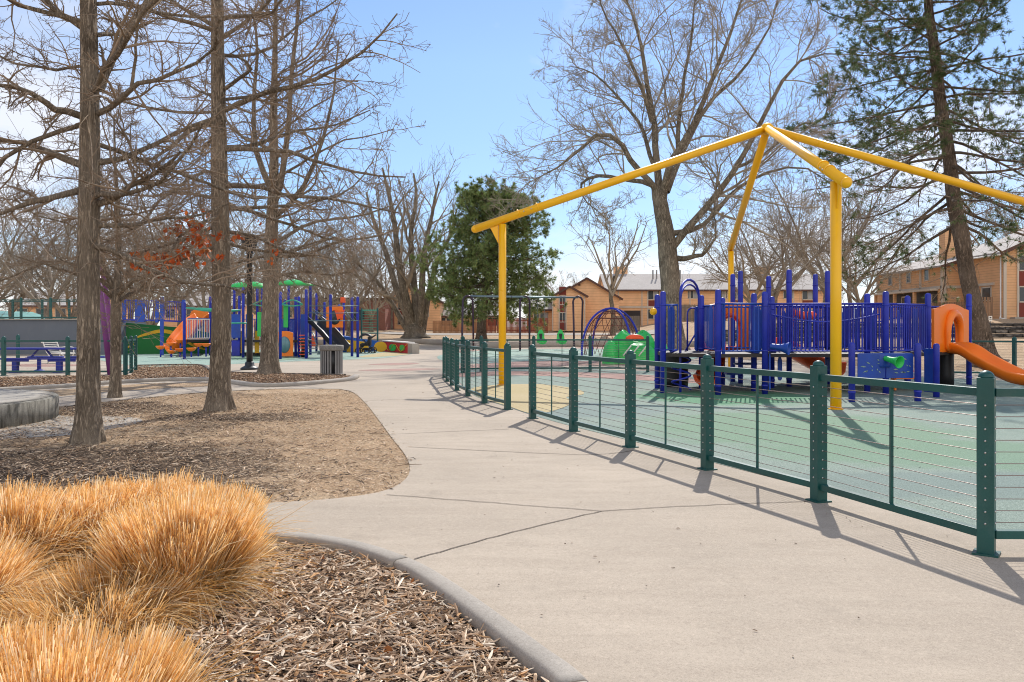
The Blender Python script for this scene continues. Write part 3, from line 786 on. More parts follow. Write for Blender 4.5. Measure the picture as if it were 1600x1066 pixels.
limbs2 = [(LP_([(352, 172), (395, 150), (440, 133), (485, 122), (530, 100), (570, 78), (600, 50), (624, 18)], [D, D-.2, D-.4, D-.5, D-.6, D-.7, D-.8, D-.9]), .052, .012),
          (LP_([(335, 190), (295, 205), (262, 228), (225, 248), (180, 252)], [D, D-.2, D-.5, D-.8, D-1]), .05, .014),
          (LP_([(350, 140), (385, 115), (400, 100), (370, 80), (410, 65)], [D, D-.3, D-.6, D-.8, D-.8]), .035, .012),
          (LP_([(350, 290), (400, 292), (460, 305), (520, 310), (580, 322), (630, 330)], [D, D-.3, D-.6, D-.8, D-1, D-1.2]), .045, .010),
          (LP_([(352, 325), (405, 332), (455, 348), (510, 365), (560, 372)], [D, D+.3, D+.6, D+.9, D+1.2]), .04, .010),
          (LP_([(352, 362), (400, 375), (450, 400), (500, 410), (560, 425)], [D, D-.3, D-.5, D-.7, D-.9]), .035, .009),
          (LP_([(336, 355), (290, 372), (240, 385), (200, 400), (150, 405)], [D, D-.4, D-.9, D-1.3, D-1.6]), .035, .009),
          (LP_([(336, 385), (300, 400), (260, 415), (225, 440), (200, 470)], [D, D-.3, D-.6, D-.9, D-1.1]), .03, .008),
          (LP_([(336, 310), (290, 300), (240, 305), (190, 300)], [D, D+.4, D+.8, D+1.2]), .035, .010),
          (LP_([(350, 230), (400, 225), (460, 200), (520, 195), (580, 170)], [D, D+.4, D+.8, D+1.1, D+1.4]), .04, .01),
          (LP_([(345, 60), (385, 35), (420, 0), (450, -40)], [D, D-.1, D-.3, D-.4]), .04, .015),
          (LP_([(340, 45), (300, 20), (260, -10), (220, -50)], [D, D+.1, D+.3, D+.4]), .04, .015)]
b2 = oak(t2, LP_([(342, 643), (343, 600), (345, 540), (346, 450), (345, 350), (342, 250), (341, 150), (340, 50), (340, -60), (340, -180), (342, -300)], D),
    [.215, .178, .166, .152, .14, .135, .12, .105, .085, .055, .02], limbs2, rg, 22, 2.7, 9.6, 3.4, .0042, lvl=(8, 7, 5))
D = 17.0
t3 = thing('oak_tree', 'slender young oak with low fork behind the nearest trunk', 'tree', G(180, 622))
limbs3 = [(LP_([(182, 462), (172, 430), (160, 400), (150, 360), (150, 320)], D), .06, .02),
          (LP_([(184, 460), (205, 440), (235, 425), (270, 400), (300, 380)], [D, D-.4, D-.8, D-1.1, D-1.4]), .055, .015),
          (LP_([(188, 470), (215, 455), (250, 450), (290, 445), (330, 440)], [D, D+.3, D+.5, D+.8, D+1]), .045, .012),
          (LP_([(176, 465), (150, 445), (115, 425), (80, 415), (30, 400)], [D, D-.3, D-.5, D-.8, D-1.]), .05, .014),
          (LP_([(178, 455), (140, 430), (90, 410), (40, 425), (0, 440)], [D, D+.5, D+1, D+1.4, D+1.6]), .045, .014)]
oak(t3, LP_([(180, 624), (181, 590), (181, 540), (181, 480), (184, 430), (186, 380), (184, 320), (180, 260), (178, 180)], D),
    [.105, .10, .098, .095, .07, .055, .045, .03, .012], limbs3, rg, 16, 2.3, 5.4, 2.6, .0045, sides=40, ridge=.005, lvl=(7, 7, 5))
D = 25.5
t4 = thing('oak_tree', 'tall bare oak with pale upper limbs standing in the far mulch bed', 'tree', G(420, 585))
limbs4 = [(LP_([(425, 330), (440, 280), (450, 200), (455, 120), (462, 40), (470, -40)], D), .11, .04),
          (LP_([(425, 300), (400, 230), (395, 160), (400, 80), (390, 10)], [D, D+.5, D+.8, D+1, D+1.2]), .10, .03),
          (LP_([(428, 340), (470, 300), (500, 230), (520, 150), (530, 60)], [D, D-.4, D-.7, D-1, D-1.1]), .09, .02),
          (LP_([(430, 400), (480, 398), (530, 380), (590, 372), (620, 360)], [D, D-.4, D-.8, D-1.2, D-1.5]), .06, .02),
          (LP_([(430, 380), (490, 350), (560, 340), (620, 320)], [D, D+.8, D+1.4, D+2]), .06, .02),
          (LP_([(430, 430), (470, 425), (520, 430), (570, 420)], [D, D+.3, D+.6, D+.9]), .05, .015)]
oak(t4, LP_([(420, 587), (421, 560), (422, 500), (423, 430), (425, 350), (427, 300), (428, 240), (428, 160), (430, 60), (432, -60)], D),
    [.31, .27, .245, .22, .19, .16, .13, .10, .07, .03], limbs4, rg, 26, 3.0, 11.2, 4.2, .0065, sides=48, ridge=.01, lvl=(7, 7, 4), anglo=(45, 100))

# rust leaves still on the low limbs of the second oak
def leaf_mesh(name, pts, rgx, s, parent, mat, cols):
    m = len(pts); d = unit(rgx.normal(size=(m, 3))+np.array([0, 0, -1.1])); sd_ = unit(np.cross(d, rgx.normal(size=(m, 3)))); nn = np.cross(d, sd_)
    L_ = s*rgx.uniform(.7, 1.3, (m, 1)); W_ = L_*.34
    a = pts; b = pts+d*L_*.35+sd_*W_; c = pts+d*L_*.4-sd_*W_; e = pts+d*L_*.75+sd_*W_*.8+nn*L_*.12; f = pts+d*L_*.8-sd_*W_*.75+nn*L_*.12; g = pts+d*L_+nn*L_*.2
    mid_ = pts+d*L_*.55+nn*L_*.1
    V_ = np.stack([a, b, e, g, f, c, mid_], 1).reshape(-1, 3); k = np.arange(m)[:, None]*7
    F_ = np.concatenate([k+np.array([q]) for q in ([0, 1, 6], [1, 2, 6], [2, 3, 6], [3, 4, 6], [4, 5, 6], [5, 0, 6])])
    cc = np.array(cols)[rgx.integers(0, len(cols), m)]*rgx.uniform(.7, 1.25, (m, 1))
    return new_obj(name, mesh_np(name, V_, F_, False, np.repeat(cc, 7, 0)), mat, parent)
B3 = b2[2]; tips = b2[3][:, -1]; cand = np.concatenate([tips, B3[:, -1], B3[:, 2]])
px = 800+F*cand[:, 0]/cand[:, 1]; py = HY-F*(cand[:, 2]-HC)/cand[:, 1]
def blob(cx_, cy_, sx, sy): return np.exp(-((px-cx_)/sx)**2-((py-cy_)/sy)**2)
pr = blob(340, 370, 60, 22)*.5+blob(250, 405, 30, 12)*.9+blob(300, 345, 22, 12)*.5+blob(385, 385, 32, 25)*.8+blob(310, 385, 45, 16)*.7+blob(415, 408, 12, 8)+blob(240, 415, 20, 10)
sel = cand[rg.random(len(cand)) < pr*.5]
sel = np.concatenate([sel+rg.normal(0, .03, sel.shape) for _ in range(3)])
if len(sel) > 1500: sel = sel[rg.permutation(len(sel))[:1500]]
leaf_mesh('leaves', loc(t2, sel), rg, .085, t2, M['leaf'], [(.50, .10, .02), (.60, .16, .04), (.38, .07, .02), (.45, .17, .06)])

# ---------------------------------------------------- big cottonwood
D = 50.0
rg = np.random.default_rng(5)
cw = thing('cottonwood_tree', 'huge bare cottonwood with spreading crown behind the yellow frame', 'tree', (D*248/F, D, 0))
TP, TR = poly_arr(LP_([(1052, 552), (1050, 500), (1047, 440), (1042, 380), (1034, 330), (1028, 292)], D), [.76, .60, .56, .54, .46, .38], 60)
trunk_mesh('trunk', loc(cw, TP), TR, 48, .03, .6, M['bark_cotton'], cw, 3)
E = [(LP_([(1030, 300), (1024, 230), (1015, 140), (1005, 70), (985, 0), (965, -50)], [D, D, D+1, D+1, D+2, D+2]), .34, .028),
     (LP_([(1034, 320), (1052, 255), (1090, 190), (1130, 100), (1165, 0), (1180, -50)], [D, D-1, D-1, D-2, D-2, D-2]), .36, .028),
     (LP_([(1052, 385), (1100, 325), (1150, 262), (1200, 172), (1240, 102), (1275, 78), (1335, 72)], [D, D-.5, D-1, D-2, D-3, D-3, D-3]), .33, .028),
     (LP_([(1050, 365), (1100, 350), (1140, 300), (1190, 270), (1250, 262), (1300, 300)], [D, D+1, D+2, D+3, D+3, D+3]), .26, .028),
     (LP_([(1028, 300), (990, 262), (970, 225), (935, 210), (900, 240), (870, 268), (830, 288)], [D, D-1, D-1.5, D-2, D-2, D-2, D-2]), .28, .028),
     (LP_([(1020, 290), (975, 285), (930, 278), (912, 292), (915, 315), (945, 345)], [D, D+1, D+1, D+2, D+2, D+2]), .22, .028),
     (LP_([(1022, 260), (1000, 200), (960, 150), (920, 110), (890, 100)], [D, D+1, D+2, D+2, D+3]), .2, .028),
     (LP_([(1018, 190), (1005, 150), (975, 80), (940, 20), (930, -30)], [D, D-1, D-2, D-2, D-2]), .2, .028),
     (LP_([(1058, 404), (1080, 402), (1104, 398), (1116, 375), (1120, 330)], [D, D-.6, D-1, D-1.5, D-1.5]), .26, .028),
     (LP_([(1042, 300), (1070, 235), (1110, 160), (1160, 110), (1205, 40), (1225, -30)], [D, D+1, D+2, D+2, D+3, D+3]), .28, .028),
     (LP_([(1060, 240), (1062, 170), (1075, 90), (1085, 20), (1090, -40)], [D, D+1, D+1, D+1, D+1]), .22, .028),
     (LP_([(1150, 262), (1200, 240), (1250, 200), (1290, 190), (1310, 150)], [D-1, D-2, D-3, D-3, D-4]), .15, .028)]
B1, R1 = tree_limbs(E, 12); R1 = R1*.70; B1 = wob(rg, B1, .12)
B2, R2 = spawn(rg, B1, R1, 14, .15, 1, 46, 12, .40, .25, .30, 8, .17, (0, 0, .12), .42, .024, 0)
B2b, R2b = spawn(rg, B1, R1, 5, .8, 1, 38, 12, .24, .2, 0, 8, .17, (0, 0, .1), .6, .022, 0)
B2 = np.concatenate([B2, B2b]); R2 = np.concatenate([R2, R2b])
B3, R3 = spawn(rg, B2, R2, 8, .12, 1, 45, 14, .42, .3, .35, 6, .2, (0, 0, .2), .5, .016, 0)
B4, R4 = spawn(rg, B3, R3, 7, .15, 1, 45, 14, .5, .3, .3, 5, .2, (0, 0, .25), .6, .0105, 0)
B5, R5 = spawn(rg, B4, R4, 2, .2, 1, 42, 14, .5, .3, .3, 4, .2, (0, 0, .3), .6, .008, 0)
crown(cw, [(B1, R1, 12)], M['bark_cotton'], 'limbs'); crown(cw, [(B2, R2, 6), (B3, R3, 4), (B4, R4, 3), (B5, R5, 3)], M['twig_grey'])

# ---------------------------------------------------- pines
def tufts(rgx, Pts, dirs, per, ln, wd, spread=.9):
    m = len(Pts); p = np.repeat(Pts, per, 0); d = unit(np.repeat(dirs, per, 0)+rgx.normal(0, spread, (m*per, 3)))
    L_ = ln*rgx.uniform(.6, 1.15, (m*per, 1)); s_ = unit(np.cross(d, rgx.normal(size=d.shape)))*wd/2
    V_ = np.stack([p-s_, p+s_, p+d*L_+s_*.3, p+d*L_-s_*.3], 1).reshape(-1, 3)
    F_ = (np.arange(m*per)[:, None]*4+np.arange(4)[None])
    return V_, F_, m*per
def needles(root, Pts, dirs, rgx, per, ln, wd, base, spread=.9):
    V_, F_, q = tufts(rgx, loc(root, Pts), dirs, per, ln, wd, spread)
    c = np.array(base)*rgx.uniform(.55, 1.5, (len(Pts), 1)); c = np.repeat(c, per, 0)*rgx.uniform(.8, 1.2, (q, 1))
    c[:, 0] *= rgx.uniform(.8, 1.35, q)
    return new_obj('needles', mesh_np('needles', V_, F_, False, np.repeat(c, 4, 0)), M['needles'], root)
D = 29.5
rg = np.random.default_rng(21)
pb = XH(1545, D)
pn = thing('pine_tree', 'tall open pine with leaning scaly trunk and drooping limbs by the right houses', 'tree', pb)
TP, TR = poly_arr([pb]+LP_([(1540, 560), (1530, 505), (1514, 440), (1504, 385), (1492, 320), (1482, 240), (1470, 160), (1460, 80), (1450, 0), (1446, -90), (1440, -200)], D),
                  [.41, .325, .295, .275, .255, .235, .215, .195, .17, .135, .10, .04], 120)
trunk_mesh('trunk', loc(pn, TP), TR, 44, .018, .45, M['bark_pine'], pn, 8)
def pine_limbs(rgx, TP, z0, z1, nb, lfun, drop, r0=.06):
    out_ = []; Rr = []
    for i in range(nb):
        f = (i+rgx.random()*.8)/nb; z = z0+(z1-z0)*f; j = int(np.argmin(np.abs(TP[0, :, 2]-z)))
        az = i*2.399+rgx.normal(0, .3); ln = lfun(f)*rgx.uniform(.75, 1.15); el = math.radians(drop(f)+rgx.normal(0, 7))
        d = np.array([math.cos(az)*math.cos(el), math.sin(az)*math.cos(el), math.sin(el)]); p = TP[0, j]; pts = [p]
        for q in range(9):
            d = d+rgx.normal(0, .09, 3); d[2] += .045 if q > 3 else -.03; d /= np.linalg.norm(d); pts.append(pts[-1]+d*ln/9)
        out_.append(pts); Rr.append(np.linspace(r0*(1-.5*f), .014, 10))
    return np.array(out_), np.array(Rr)
B1, R1 = pine_limbs(rg, TP, 5.0, 16.5, 80, lambda f: 5.2*(1-f)**.55+.8 if f > .1 else 4.6, lambda f: -22+38*f, .062)
B2, R2 = spawn(rg, B1, R1, 12, .2, 1, 55, 12, .30, .25, .5, 6, .14, (0, 0, .1), .5, .009, .75)
B3, R3 = spawn(rg, B2, R2, 6, .2, 1, 48, 14, .42, .3, .3, 4, .2, (0, 0, .25), .6, .006, .4)
crown(pn, [(B1, R1, 7)], M['bark_pine'], 'limbs'); crown(pn, [(B2, R2, 4), (B3, R3, 3)], M['twig'], 'twigs')
tp = np.concatenate([B3[:, -1], B3[:, 2], B2[:, -1]]); td = np.concatenate([B3[:, -1]-B3[:, -2], B3[:, 2]-B3[:, 1], B2[:, -1]-B2[:, -2]])
# dead lower interior: fewer needles low down except on a couple of limbs
zc = tp[:, 2]; keep = rg.random(len(tp)) < np.where(zc > 7.2, .9, .13)
low_l = (np.abs(zc-4.3) < .5) & (rg.random(len(tp)) < .4)
keep |= low_l
tp = tp[keep]; td = unit(td[keep])
needles(pn, tp, td, rg, 20, .17, .016, (.11, .155, .062), .7)

D = 68.0
rg = np.random.default_rng(31)
gb = XH(752, D)
gp = thing('pine_tree', 'dense rounded green pine beside the swing frame', 'tree', gb)
TP, TR = poly_arr([gb, (gb[0]+.1, D, 2.5), (gb[0]+.6, D, 6), (gb[0]+1.0, D, 9.0), (gb[0]+1.2, D, 11.6)], [.42, .34, .28, .18, .05], 60)
trunk_mesh('trunk', loc(gp, TP), TR, 24, .02, .5, M['bark_pine'], gp, 9)
B1, R1 = pine_limbs(rg, TP, 3.3, 11.4, 105, lambda f: 5.2*math.sqrt(max(.02, 1-(abs(f-.22)/.80)**2))+.2, lambda f: -8+52*f, .07)
B2, R2 = spawn(rg, B1, R1, 13, .25, 1, 50, 12, .26, .25, .4, 5, .15, (0, 0, .2), .5, .012, .3)
B3, R3 = spawn(rg, B2, R2, 5, .2, 1, 48, 14, .5, .3, .3, 4, .2, (0, 0, .3), .6, .01, .2)
crown(gp, [(B1, R1, 5), (B2, R2, 3)], M['bark_pine'], 'limbs')
tp = np.concatenate([B3[:, -1], B3[:, 2], B2[:, -1]]); td = unit(np.concatenate([B3[:, -1]-B3[:, -2], B3[:, 2]-B3[:, 1], B2[:, -1]-B2[:, -2]]))
cl_ = np.sin(tp[:, 0]*2.1+1)*np.sin(tp[:, 2]*2.4)*np.sin(tp[:, 1]*1.7+2)
kk = rg.random(len(tp)) < np.where(cl_ > -.12, .82, .25); tp, td = tp[kk], td[kk]
needles(gp, tp, td, rg, 22, .30, .036, (.21, .28, .10), .75)

# ---------------------------------------------------- multi-stemmed tree
D = 75.0
rg = np.random.default_rng(41)
mb_ = XH(648, D)
ms = thing('multi_stem_tree', 'bare tree splitting into many thick stems low down beside the green pine', 'tree', mb_)
TP, TR = poly_arr([mb_]+LP_([(648, 520), (649, 512), (650, 505)], D), [.85, .75, .72, .45], 20)
trunk_mesh('trunk', loc(ms, TP), TR, 32, .04, .5, M['bark_cotton'], ms, 4)
E = [(LP_([(644, 520), (620, 450), (600, 390), (580, 340), (570, 300)], [D, D, D+1, D+1, D+2]), .42, .10),
     (LP_([(646, 518), (630, 440), (622, 380), (612, 310), (600, 260)], [D, D-1, D-1, D-2, D-2]), .48, .10),
     (LP_([(651, 516), (645, 430), (640, 370), (650, 310), (645, 270)], [D, D, D+1, D+2, D+2]), .42, .10),
     (LP_([(655, 518), (662, 430), (668, 380), (680, 320), (688, 280)], [D, D-1, D-1, D-1, D-2]), .40, .08),
     (LP_([(660, 520), (674, 455), (685, 410), (705, 370), (715, 330)], [D, D+.5, D+1, D+2, D+2]), .36, .08),
     (LP_([(640, 522), (612, 475), (590, 440), (560, 410), (540, 380)], [D, D+.5, D+.5, D+1, D+1]), .34, .06)]
B1, R1 = tree_limbs(E, 10); R1 = R1*.86; B1 = wob(rg, B1, .1)
B2, R2 = spawn(rg, B1, R1, 9, .2, 1, 32, 10, .42, .25, .45, 7, .13, (0, 0, .35), .5, .03, 0)
B3, R3 = spawn(rg, B2, R2, 7, .15, 1, 34, 12, .45, .3, .35, 5, .18, (0, 0, .35), .5, .018, 0)
B4, R4 = spawn(rg, B3, R3, 5, .2, 1, 36, 12, .5, .3, .3, 4, .2, (0, 0, .35), .6, .012, 0)
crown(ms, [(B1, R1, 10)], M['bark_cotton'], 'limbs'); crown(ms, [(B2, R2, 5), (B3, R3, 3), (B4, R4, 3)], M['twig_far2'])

# ---------------------------------------------------- background bare trees
def bare(name, h, spread, seed, label, mat, stems=5, group=None, rm=.018, dens=(7, 6, 5), ztrunk=.25, up=.3):
    rgx = np.random.default_rng(seed); o = thing(name, label, 'tree', (0, 0, 0), group)
    TP, TR = poly_arr([(0, 0, -.3), (.05, 0, h*ztrunk*.5), (.1*rgx.normal(), .1, h*ztrunk), (.2, .1, h*ztrunk*1.4)], [h*.026, h*.021, h*.018, h*.008], 24)
    trunk_mesh('trunk', TP, TR, 20, .02, .4, M['bark_cotton'], o, seed)
    E = []
    for i in range(stems):
        az = 2*PI*i/stems+rgx.normal(0, .3); z = h*ztrunk*rgx.uniform(.8, 1.3); k = spread*rgx.uniform(.6, 1.1)
        E.append(([(0, 0, z), (k*.35*math.cos(az), k*.35*math.sin(az), z+h*.2), (k*.7*math.cos(az+.2), k*.7*math.sin(az+.2), z+h*.42), (k*math.cos(az), k*math.sin(az), min(h, z+h*rgx.uniform(.5, .75)))], h*.014, h*.003))
    B1, R1 = tree_limbs(E, 9); B1 = wob(rgx, B1, h*.007)
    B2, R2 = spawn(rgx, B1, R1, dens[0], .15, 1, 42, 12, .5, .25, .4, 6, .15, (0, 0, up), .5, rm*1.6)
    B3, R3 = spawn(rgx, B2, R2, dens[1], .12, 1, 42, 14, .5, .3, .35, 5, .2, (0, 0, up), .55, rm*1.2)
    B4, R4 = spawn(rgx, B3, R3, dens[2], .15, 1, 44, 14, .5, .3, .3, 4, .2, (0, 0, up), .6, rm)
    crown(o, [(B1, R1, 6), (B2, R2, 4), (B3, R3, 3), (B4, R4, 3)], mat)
    return o
GA = 'bare trees in the belt behind the left playground'
LA = 'bare brown tree tangled in the belt behind the left playground'
pA = bare('bare_tree', 12, 5.5, 1, LA, M['twig_far'], 6, GA, .014, (8, 7, 6), .2, .2)
pB = bare('bare_tree', 10, 5.5, 2, LA, M['twig_far2'], 7, GA, .014, (8, 7, 6), .14, .1)
pC = bare('bare_tree', 9, 5, 3, LA, M['twig_far'], 5, GA, .014, (8, 7, 5), .3, .05)
protos = [pA, pB, pC]
spots = [(-25, 62, 1.0), (-55, 58, 1.0), (20, 70, .95), (75, 55, .9), (110, 72, 1.0), (160, 63, .95), (205, 80, 1.05), (235, 60, .85), (280, 70, 1.0), (320, 58, .8), (360, 82, 1.05),
         (400, 66, .9), (445, 75, .95), (480, 62, .72), (520, 88, 1.0), (545, 74, .8), (580, 95, 1.0), (505, 100, 1.1), (610, 105, 1.0)]
for i, (px_, dd, sc) in enumerate(spots):
    l3 = XH(px_, dd); q = protos[i % 3]
    if i < 3: q.location = l3; q.rotation_euler.z = i*1.3; q.scale = (sc,)*3
    else: dup(q, l3, i*1.7, sc)
GB = 'bare trees behind the blue play structure'; LB = 'bare tree rising behind the blue play structure on the right'
for i, (px_, dd, sc) in enumerate([(1175, 70, .95), (1235, 62, .9), (1290, 74, 1.1), (1345, 66, .8), (1330, 90, 1.2), (1210, 95, 1.1)]):
    dup(protos[(i+1) % 3], XH(px_, dd), i*2.1+.5, sc, LB, GB)
dup(protos[1], XH(1665, 95), 1.1, 1.5, 'bare tree showing above the roof of the nearest tan house', None)
dup(protos[0], XH(1585, 88), 2.9, 1.15, 'bare tree top directly behind the roof slope at the right edge', None)
dup(protos[2], XH(725, 118), 1.9, 1.55, 'bare pale tree top showing left of the green pine', None)
dup(protos[2], XH(880, 150), .3, 1.05, 'small bare crown just over the roof of the gabled orange house', None)
st_ = bare('bare_tree', 10.5, 3.6, 8, 'small forked bare tree standing in front of the gabled orange house', M['twig_grey'], 5, None, .016, (6, 5, 4), .38, .35)
st_.location = XH(957, 80); st_.scale = (.95, .95, 1.03)
# ============================================================ cable fences
FARB = MB()
def make_post(parent, x, y, rz, h=1.13, w=.098, bolts=True, z0=0.0, mat='fence'):
    p = MB().box((x, y, z0+h/2), (w, w, h), rz).build('post', M[mat], parent, bevel=.004)
    MB().lathe([(.047, 0), (.047, .006), (.042, .022), (.028, .036), (.012, .043), (.001, .045)], (x, y, z0+h), 14).build('post_cap', M[mat], p)
    MB().box((x, y, z0+.006+.01), (w+.05, w+.05, .012), rz).build('base_plate', M[mat], p)
    if bolts:
        c, s = math.cos(rz), math.sin(rz); near = math.hypot(x, y) < 9.3 and x < 4
        for k in range(11):
            z = z0+.21+k*.0745
            for dx, dy in ((-w/2, 0), (w/2, 0), (0, -w/2)):
                if dy == 0: o_ = (x+dx*c, y+dx*s, z)
                else: o_ = (x-dy*s, y+dy*c, z)
                if near: MB().ball(o_, .0078, 6).build('cable_bolt', M['bolt'], p)
                else: FARB.ball(o_, .0078, 6)
    return p
def fence(root, pts, h=1.13, bolts=True, z0=0.0, ncab=11, mid_=True, rail=.052, skip=(), mat='fence', cabr=.0028, w=.098):
    n = len(pts)
    for i, (x, y) in enumerate(pts):
        a = pts[max(i-1, 0)]; b = pts[min(i+1, n-1)]
        make_post(root, x, y, math.atan2(b[1]-a[1], b[0]-a[0]), h, w, bolts and y < 16, z0, mat)
    for i in range(n-1):
        if i in skip: continue
        a, b = pts[i], pts[i+1]; dx, dy = b[0]-a[0], b[1]-a[1]; L_ = math.hypot(dx, dy); ux, uy = dx/L_*w*.5, dy/L_*w*.5
        for z, nm in ((1.035, 'top_rail'), (.135, 'bottom_rail')):
            MB().bar((a[0]+ux, a[1]+uy, z0+z), (b[0]-ux, b[1]-uy, z0+z), rail, rail).build(nm, M[mat], root, bevel=.003)
        if mid_: MB().bar(((a[0]+b[0])/2, (a[1]+b[1])/2, z0+.16), ((a[0]+b[0])/2, (a[1]+b[1])/2, z0+1.01), .018, .03).build('picket', M[mat], root)
    for k in range(ncab):
        mb = MB(); z = z0+.21+k*.0745*10/max(1, ncab-1)
        for i in range(n-1):
            if i in skip: continue
            mb.tube([(pts[i][0], pts[i][1], z), ((pts[i][0]+pts[i+1][0])/2, (pts[i][1]+pts[i+1][1])/2, z-.003*rnd.random()), (pts[i+1][0], pts[i+1][1], z)], cabr, 5, False)
        mb.build('cable', M['cable'], root)
f1 = thing('cable_fence', 'near green fence with steel cables curving away along the right of the walk', 'fence', (POSTS_A[3][0], POSTS_A[3][1], 0))
fence(f1, POSTS_A)
tag(FARB.build('cable_bolts', M['bolt'], f1), kind='stuff')
f2 = thing('cable_fence', 'short curved green cable fence beyond the gateway gap, bending behind the yellow post', 'fence', (POSTS_B[4][0], POSTS_B[4][1], 0))
fence(f2, POSTS_B, bolts=False)
f3 = thing('cable_fence', 'far green cable fence at the right edge past the orange slide', 'fence', (POSTS_C[1][0], POSTS_C[1][1], 0))
fence(f3, POSTS_C, bolts=False)
# picnic enclosure on the left
Q = [(-18.5, 24.6), G(2, 588)[:2], G(104, 588)[:2], G(197, 588)[:2], (-10.75, 25.6), (-10.9, 27.2)]
Q = [(-18.5, 24.6), (G(2, 588)[0], 24.6), (G(104, 588)[0], 24.55), (G(197, 587.5)[0], 24.6), G(205, 583.5)[:2], G(212, 580)[:2]]
f4 = thing('cable_fence', 'green cable fence in front of the blue picnic table', 'fence', (Q[2][0], Q[2][1], 0))
fence(f4, Q, bolts=False, ncab=8, mid_=False)
q2 = G(28, 572)
MBp = thing('fence_post', 'lone green fence post behind the picnic table near the left edge', 'post', (q2[0], q2[1], 0))
make_post(MBp, q2[0], q2[1], 0, 1.13, .098, False)
# green fence up on the ramp wall
WZ = HC+(HY-500)*43/F
R_ = [((x-800)*dd/F, dd) for x, dd in ((-60, 43.2), (33, 43.2), (79, 43.2), (125, 43.2), (170, 43.2))]
f5 = thing('cable_fence', 'green fence on top of the grey ramp wall, front run', 'fence', (R_[1][0], R_[1][1], WZ))
fence(f5, R_, bolts=False, z0=WZ, ncab=7, mid_=False)
R2_ = [((x-800)*dd/F, dd) for x, dd in ((-40, 46), (20, 46), (66, 46), (108, 46), (150, 46))]
f6 = thing('cable_fence', 'green fence on the ramp, rear run set back from the wall edge', 'fence', (R2_[1][0], R2_[1][1], WZ))
fence(f6, R2_, bolts=False, z0=WZ, ncab=7, mid_=False)
f7p = [P(565, 540, 52)[:2], P(590, 540, 52)[:2]]
f7 = thing('cable_fence', 'two post green fence section in front of the brick wall behind the stroller', 'fence', (f7p[0][0], 52, 0))
fence(f7, [(f7p[0][0], 52), (f7p[1][0], 52)], h=2.6, bolts=False, z0=0.0, ncab=1, mid_=False)
mbm = MB()
for k in range(9): mbm.bar((f7p[0][0], 52, 1.1+k*.16), (f7p[1][0], 52, 1.1+k*.16), .02, .02)
mbm.bar((f7p[0][0], 52, 2.5), (f7p[1][0], 52, 2.5), .06, .06)
mbm.build('mesh_panel', M['aqua'], f7)

# ============================================================ yellow four-legged swing frame
yA = G(785, 603); yB = G(1306, 641); yC = (7.33, 27.86, 0); yApex = (6.5, 21.2, 6.5)
yD = (13.6, 20.0, 0)
yf = thing('giant_swing', 'giant yellow pipe frame of four legs meeting at a high apex', 'swing', (yApex[0], yApex[1], 0))
for leg, nm in ((yA, 'a'), (yB, 'b'), (yC, 'c'), (yD, 'd')):
    a = Vector(leg); ht = 4.0; top = a+Vector((0, 0, ht)); ap = Vector(yApex)
    MB().tube([a, a+Vector((0, 0, ht-.02))], .094, 20).build('leg', M['yellow'], yf)
    dr = (ap-top).normalized()
    st = top+Vector((0, 0, .10))
    over = st-dr*(.72 if nm in 'ab' else .15)
    bm_ = MB().tube([over, ap-dr*.02], .098, 20).build('beam', M['yellow'], yf)
    MB().ball(tuple(over), .095, 14, 1).build('end_cap', M['yellow'], bm_)
    # gusset and collar
    g = MB(); u = Vector((dr.x, dr.y, 0)).normalized()
    g.plate(top-Vector((0, 0, .55)), u, (0, 0, 1), [[(-.10, .05), (-.28, .40), (-.34, .46), (-.1, .5)]], .02)
    g.build('gusset', M['yellow'], yf)
    MB().lathe([(.125, 0), (.125, .012), (.10, .014)], (a.x, a.y, .018), 20).build('base_collar', M['yellow'], yf)
    for s in (.42, .92):
        q = st+dr*s; MB().tube([q-dr*.012, q+dr*.012], .107, 20).build('flange', M['yellow'], bm_)
    for s in (.55, .75): 
        q = st+dr*s; sd2 = dr.cross(Vector((0, 0, 1))).normalized()
        for e in (-1, 1): MB().ball(tuple(q+sd2*e*.105), .018, 6).build('bolt', M['bolt'], bm_)
MB().ball(yApex, .17, 16, .9).build('apex_hub', M['yellow'], yf)
# ============================================================ right play structure
def rail_panel(parent, a, b, z0, z1, sp_=.095, mat='blue', wave=False, name='guardrail'):
    a = Vector(a); b = Vector(b); d = b-a; L_ = d.length; n = max(2, int(L_/sp_)); mb = MB()
    A = lambda t, z: (a.x+d.x*t, a.y+d.y*t, z)
    mb.tube([A(.03, z1), A(.97, z1)], .022, 8); mb.tube([A(.03, z0+.08), A(.97, z0+.08)], .018, 8)
    if wave:
        mb.tube([A(.05+.9*i/16, z1-.22-.16*math.sin(PI*i/16)) for i in range(17)], .018, 6)
    for i in range(n+1):
        t = .05+.9*i/n
        mb.tube([A(t, z0+.08), A(t, z1)], .0145, 6, False)
    return mb.build(name, M[mat], parent)
def add_posts(parent, lst, r=.064, mat='blue'):
    for (px_, py_, zt) in lst:
        g = G(px_, py_); p = MB().post(g, zt, r).build('post', M[mat], parent)
        for z in (zt-.32, .92, .18):
            if zt < 1.5 and z > .5: continue
            if 0 < z < zt: MB().lathe([(r+.002, 0), (r+.009, .004), (r+.009, .035), (r+.002, .039)], (g[0], g[1], z), 14).build('clamp', M[mat], p)
def top(py, base): d = F*HC/(base-HY); return HC+(HY-py)*d/F
ps = thing('play_structure', 'blue play structure with orange slides behind the near cable fence', 'play structure', (7.4, 19, 0))
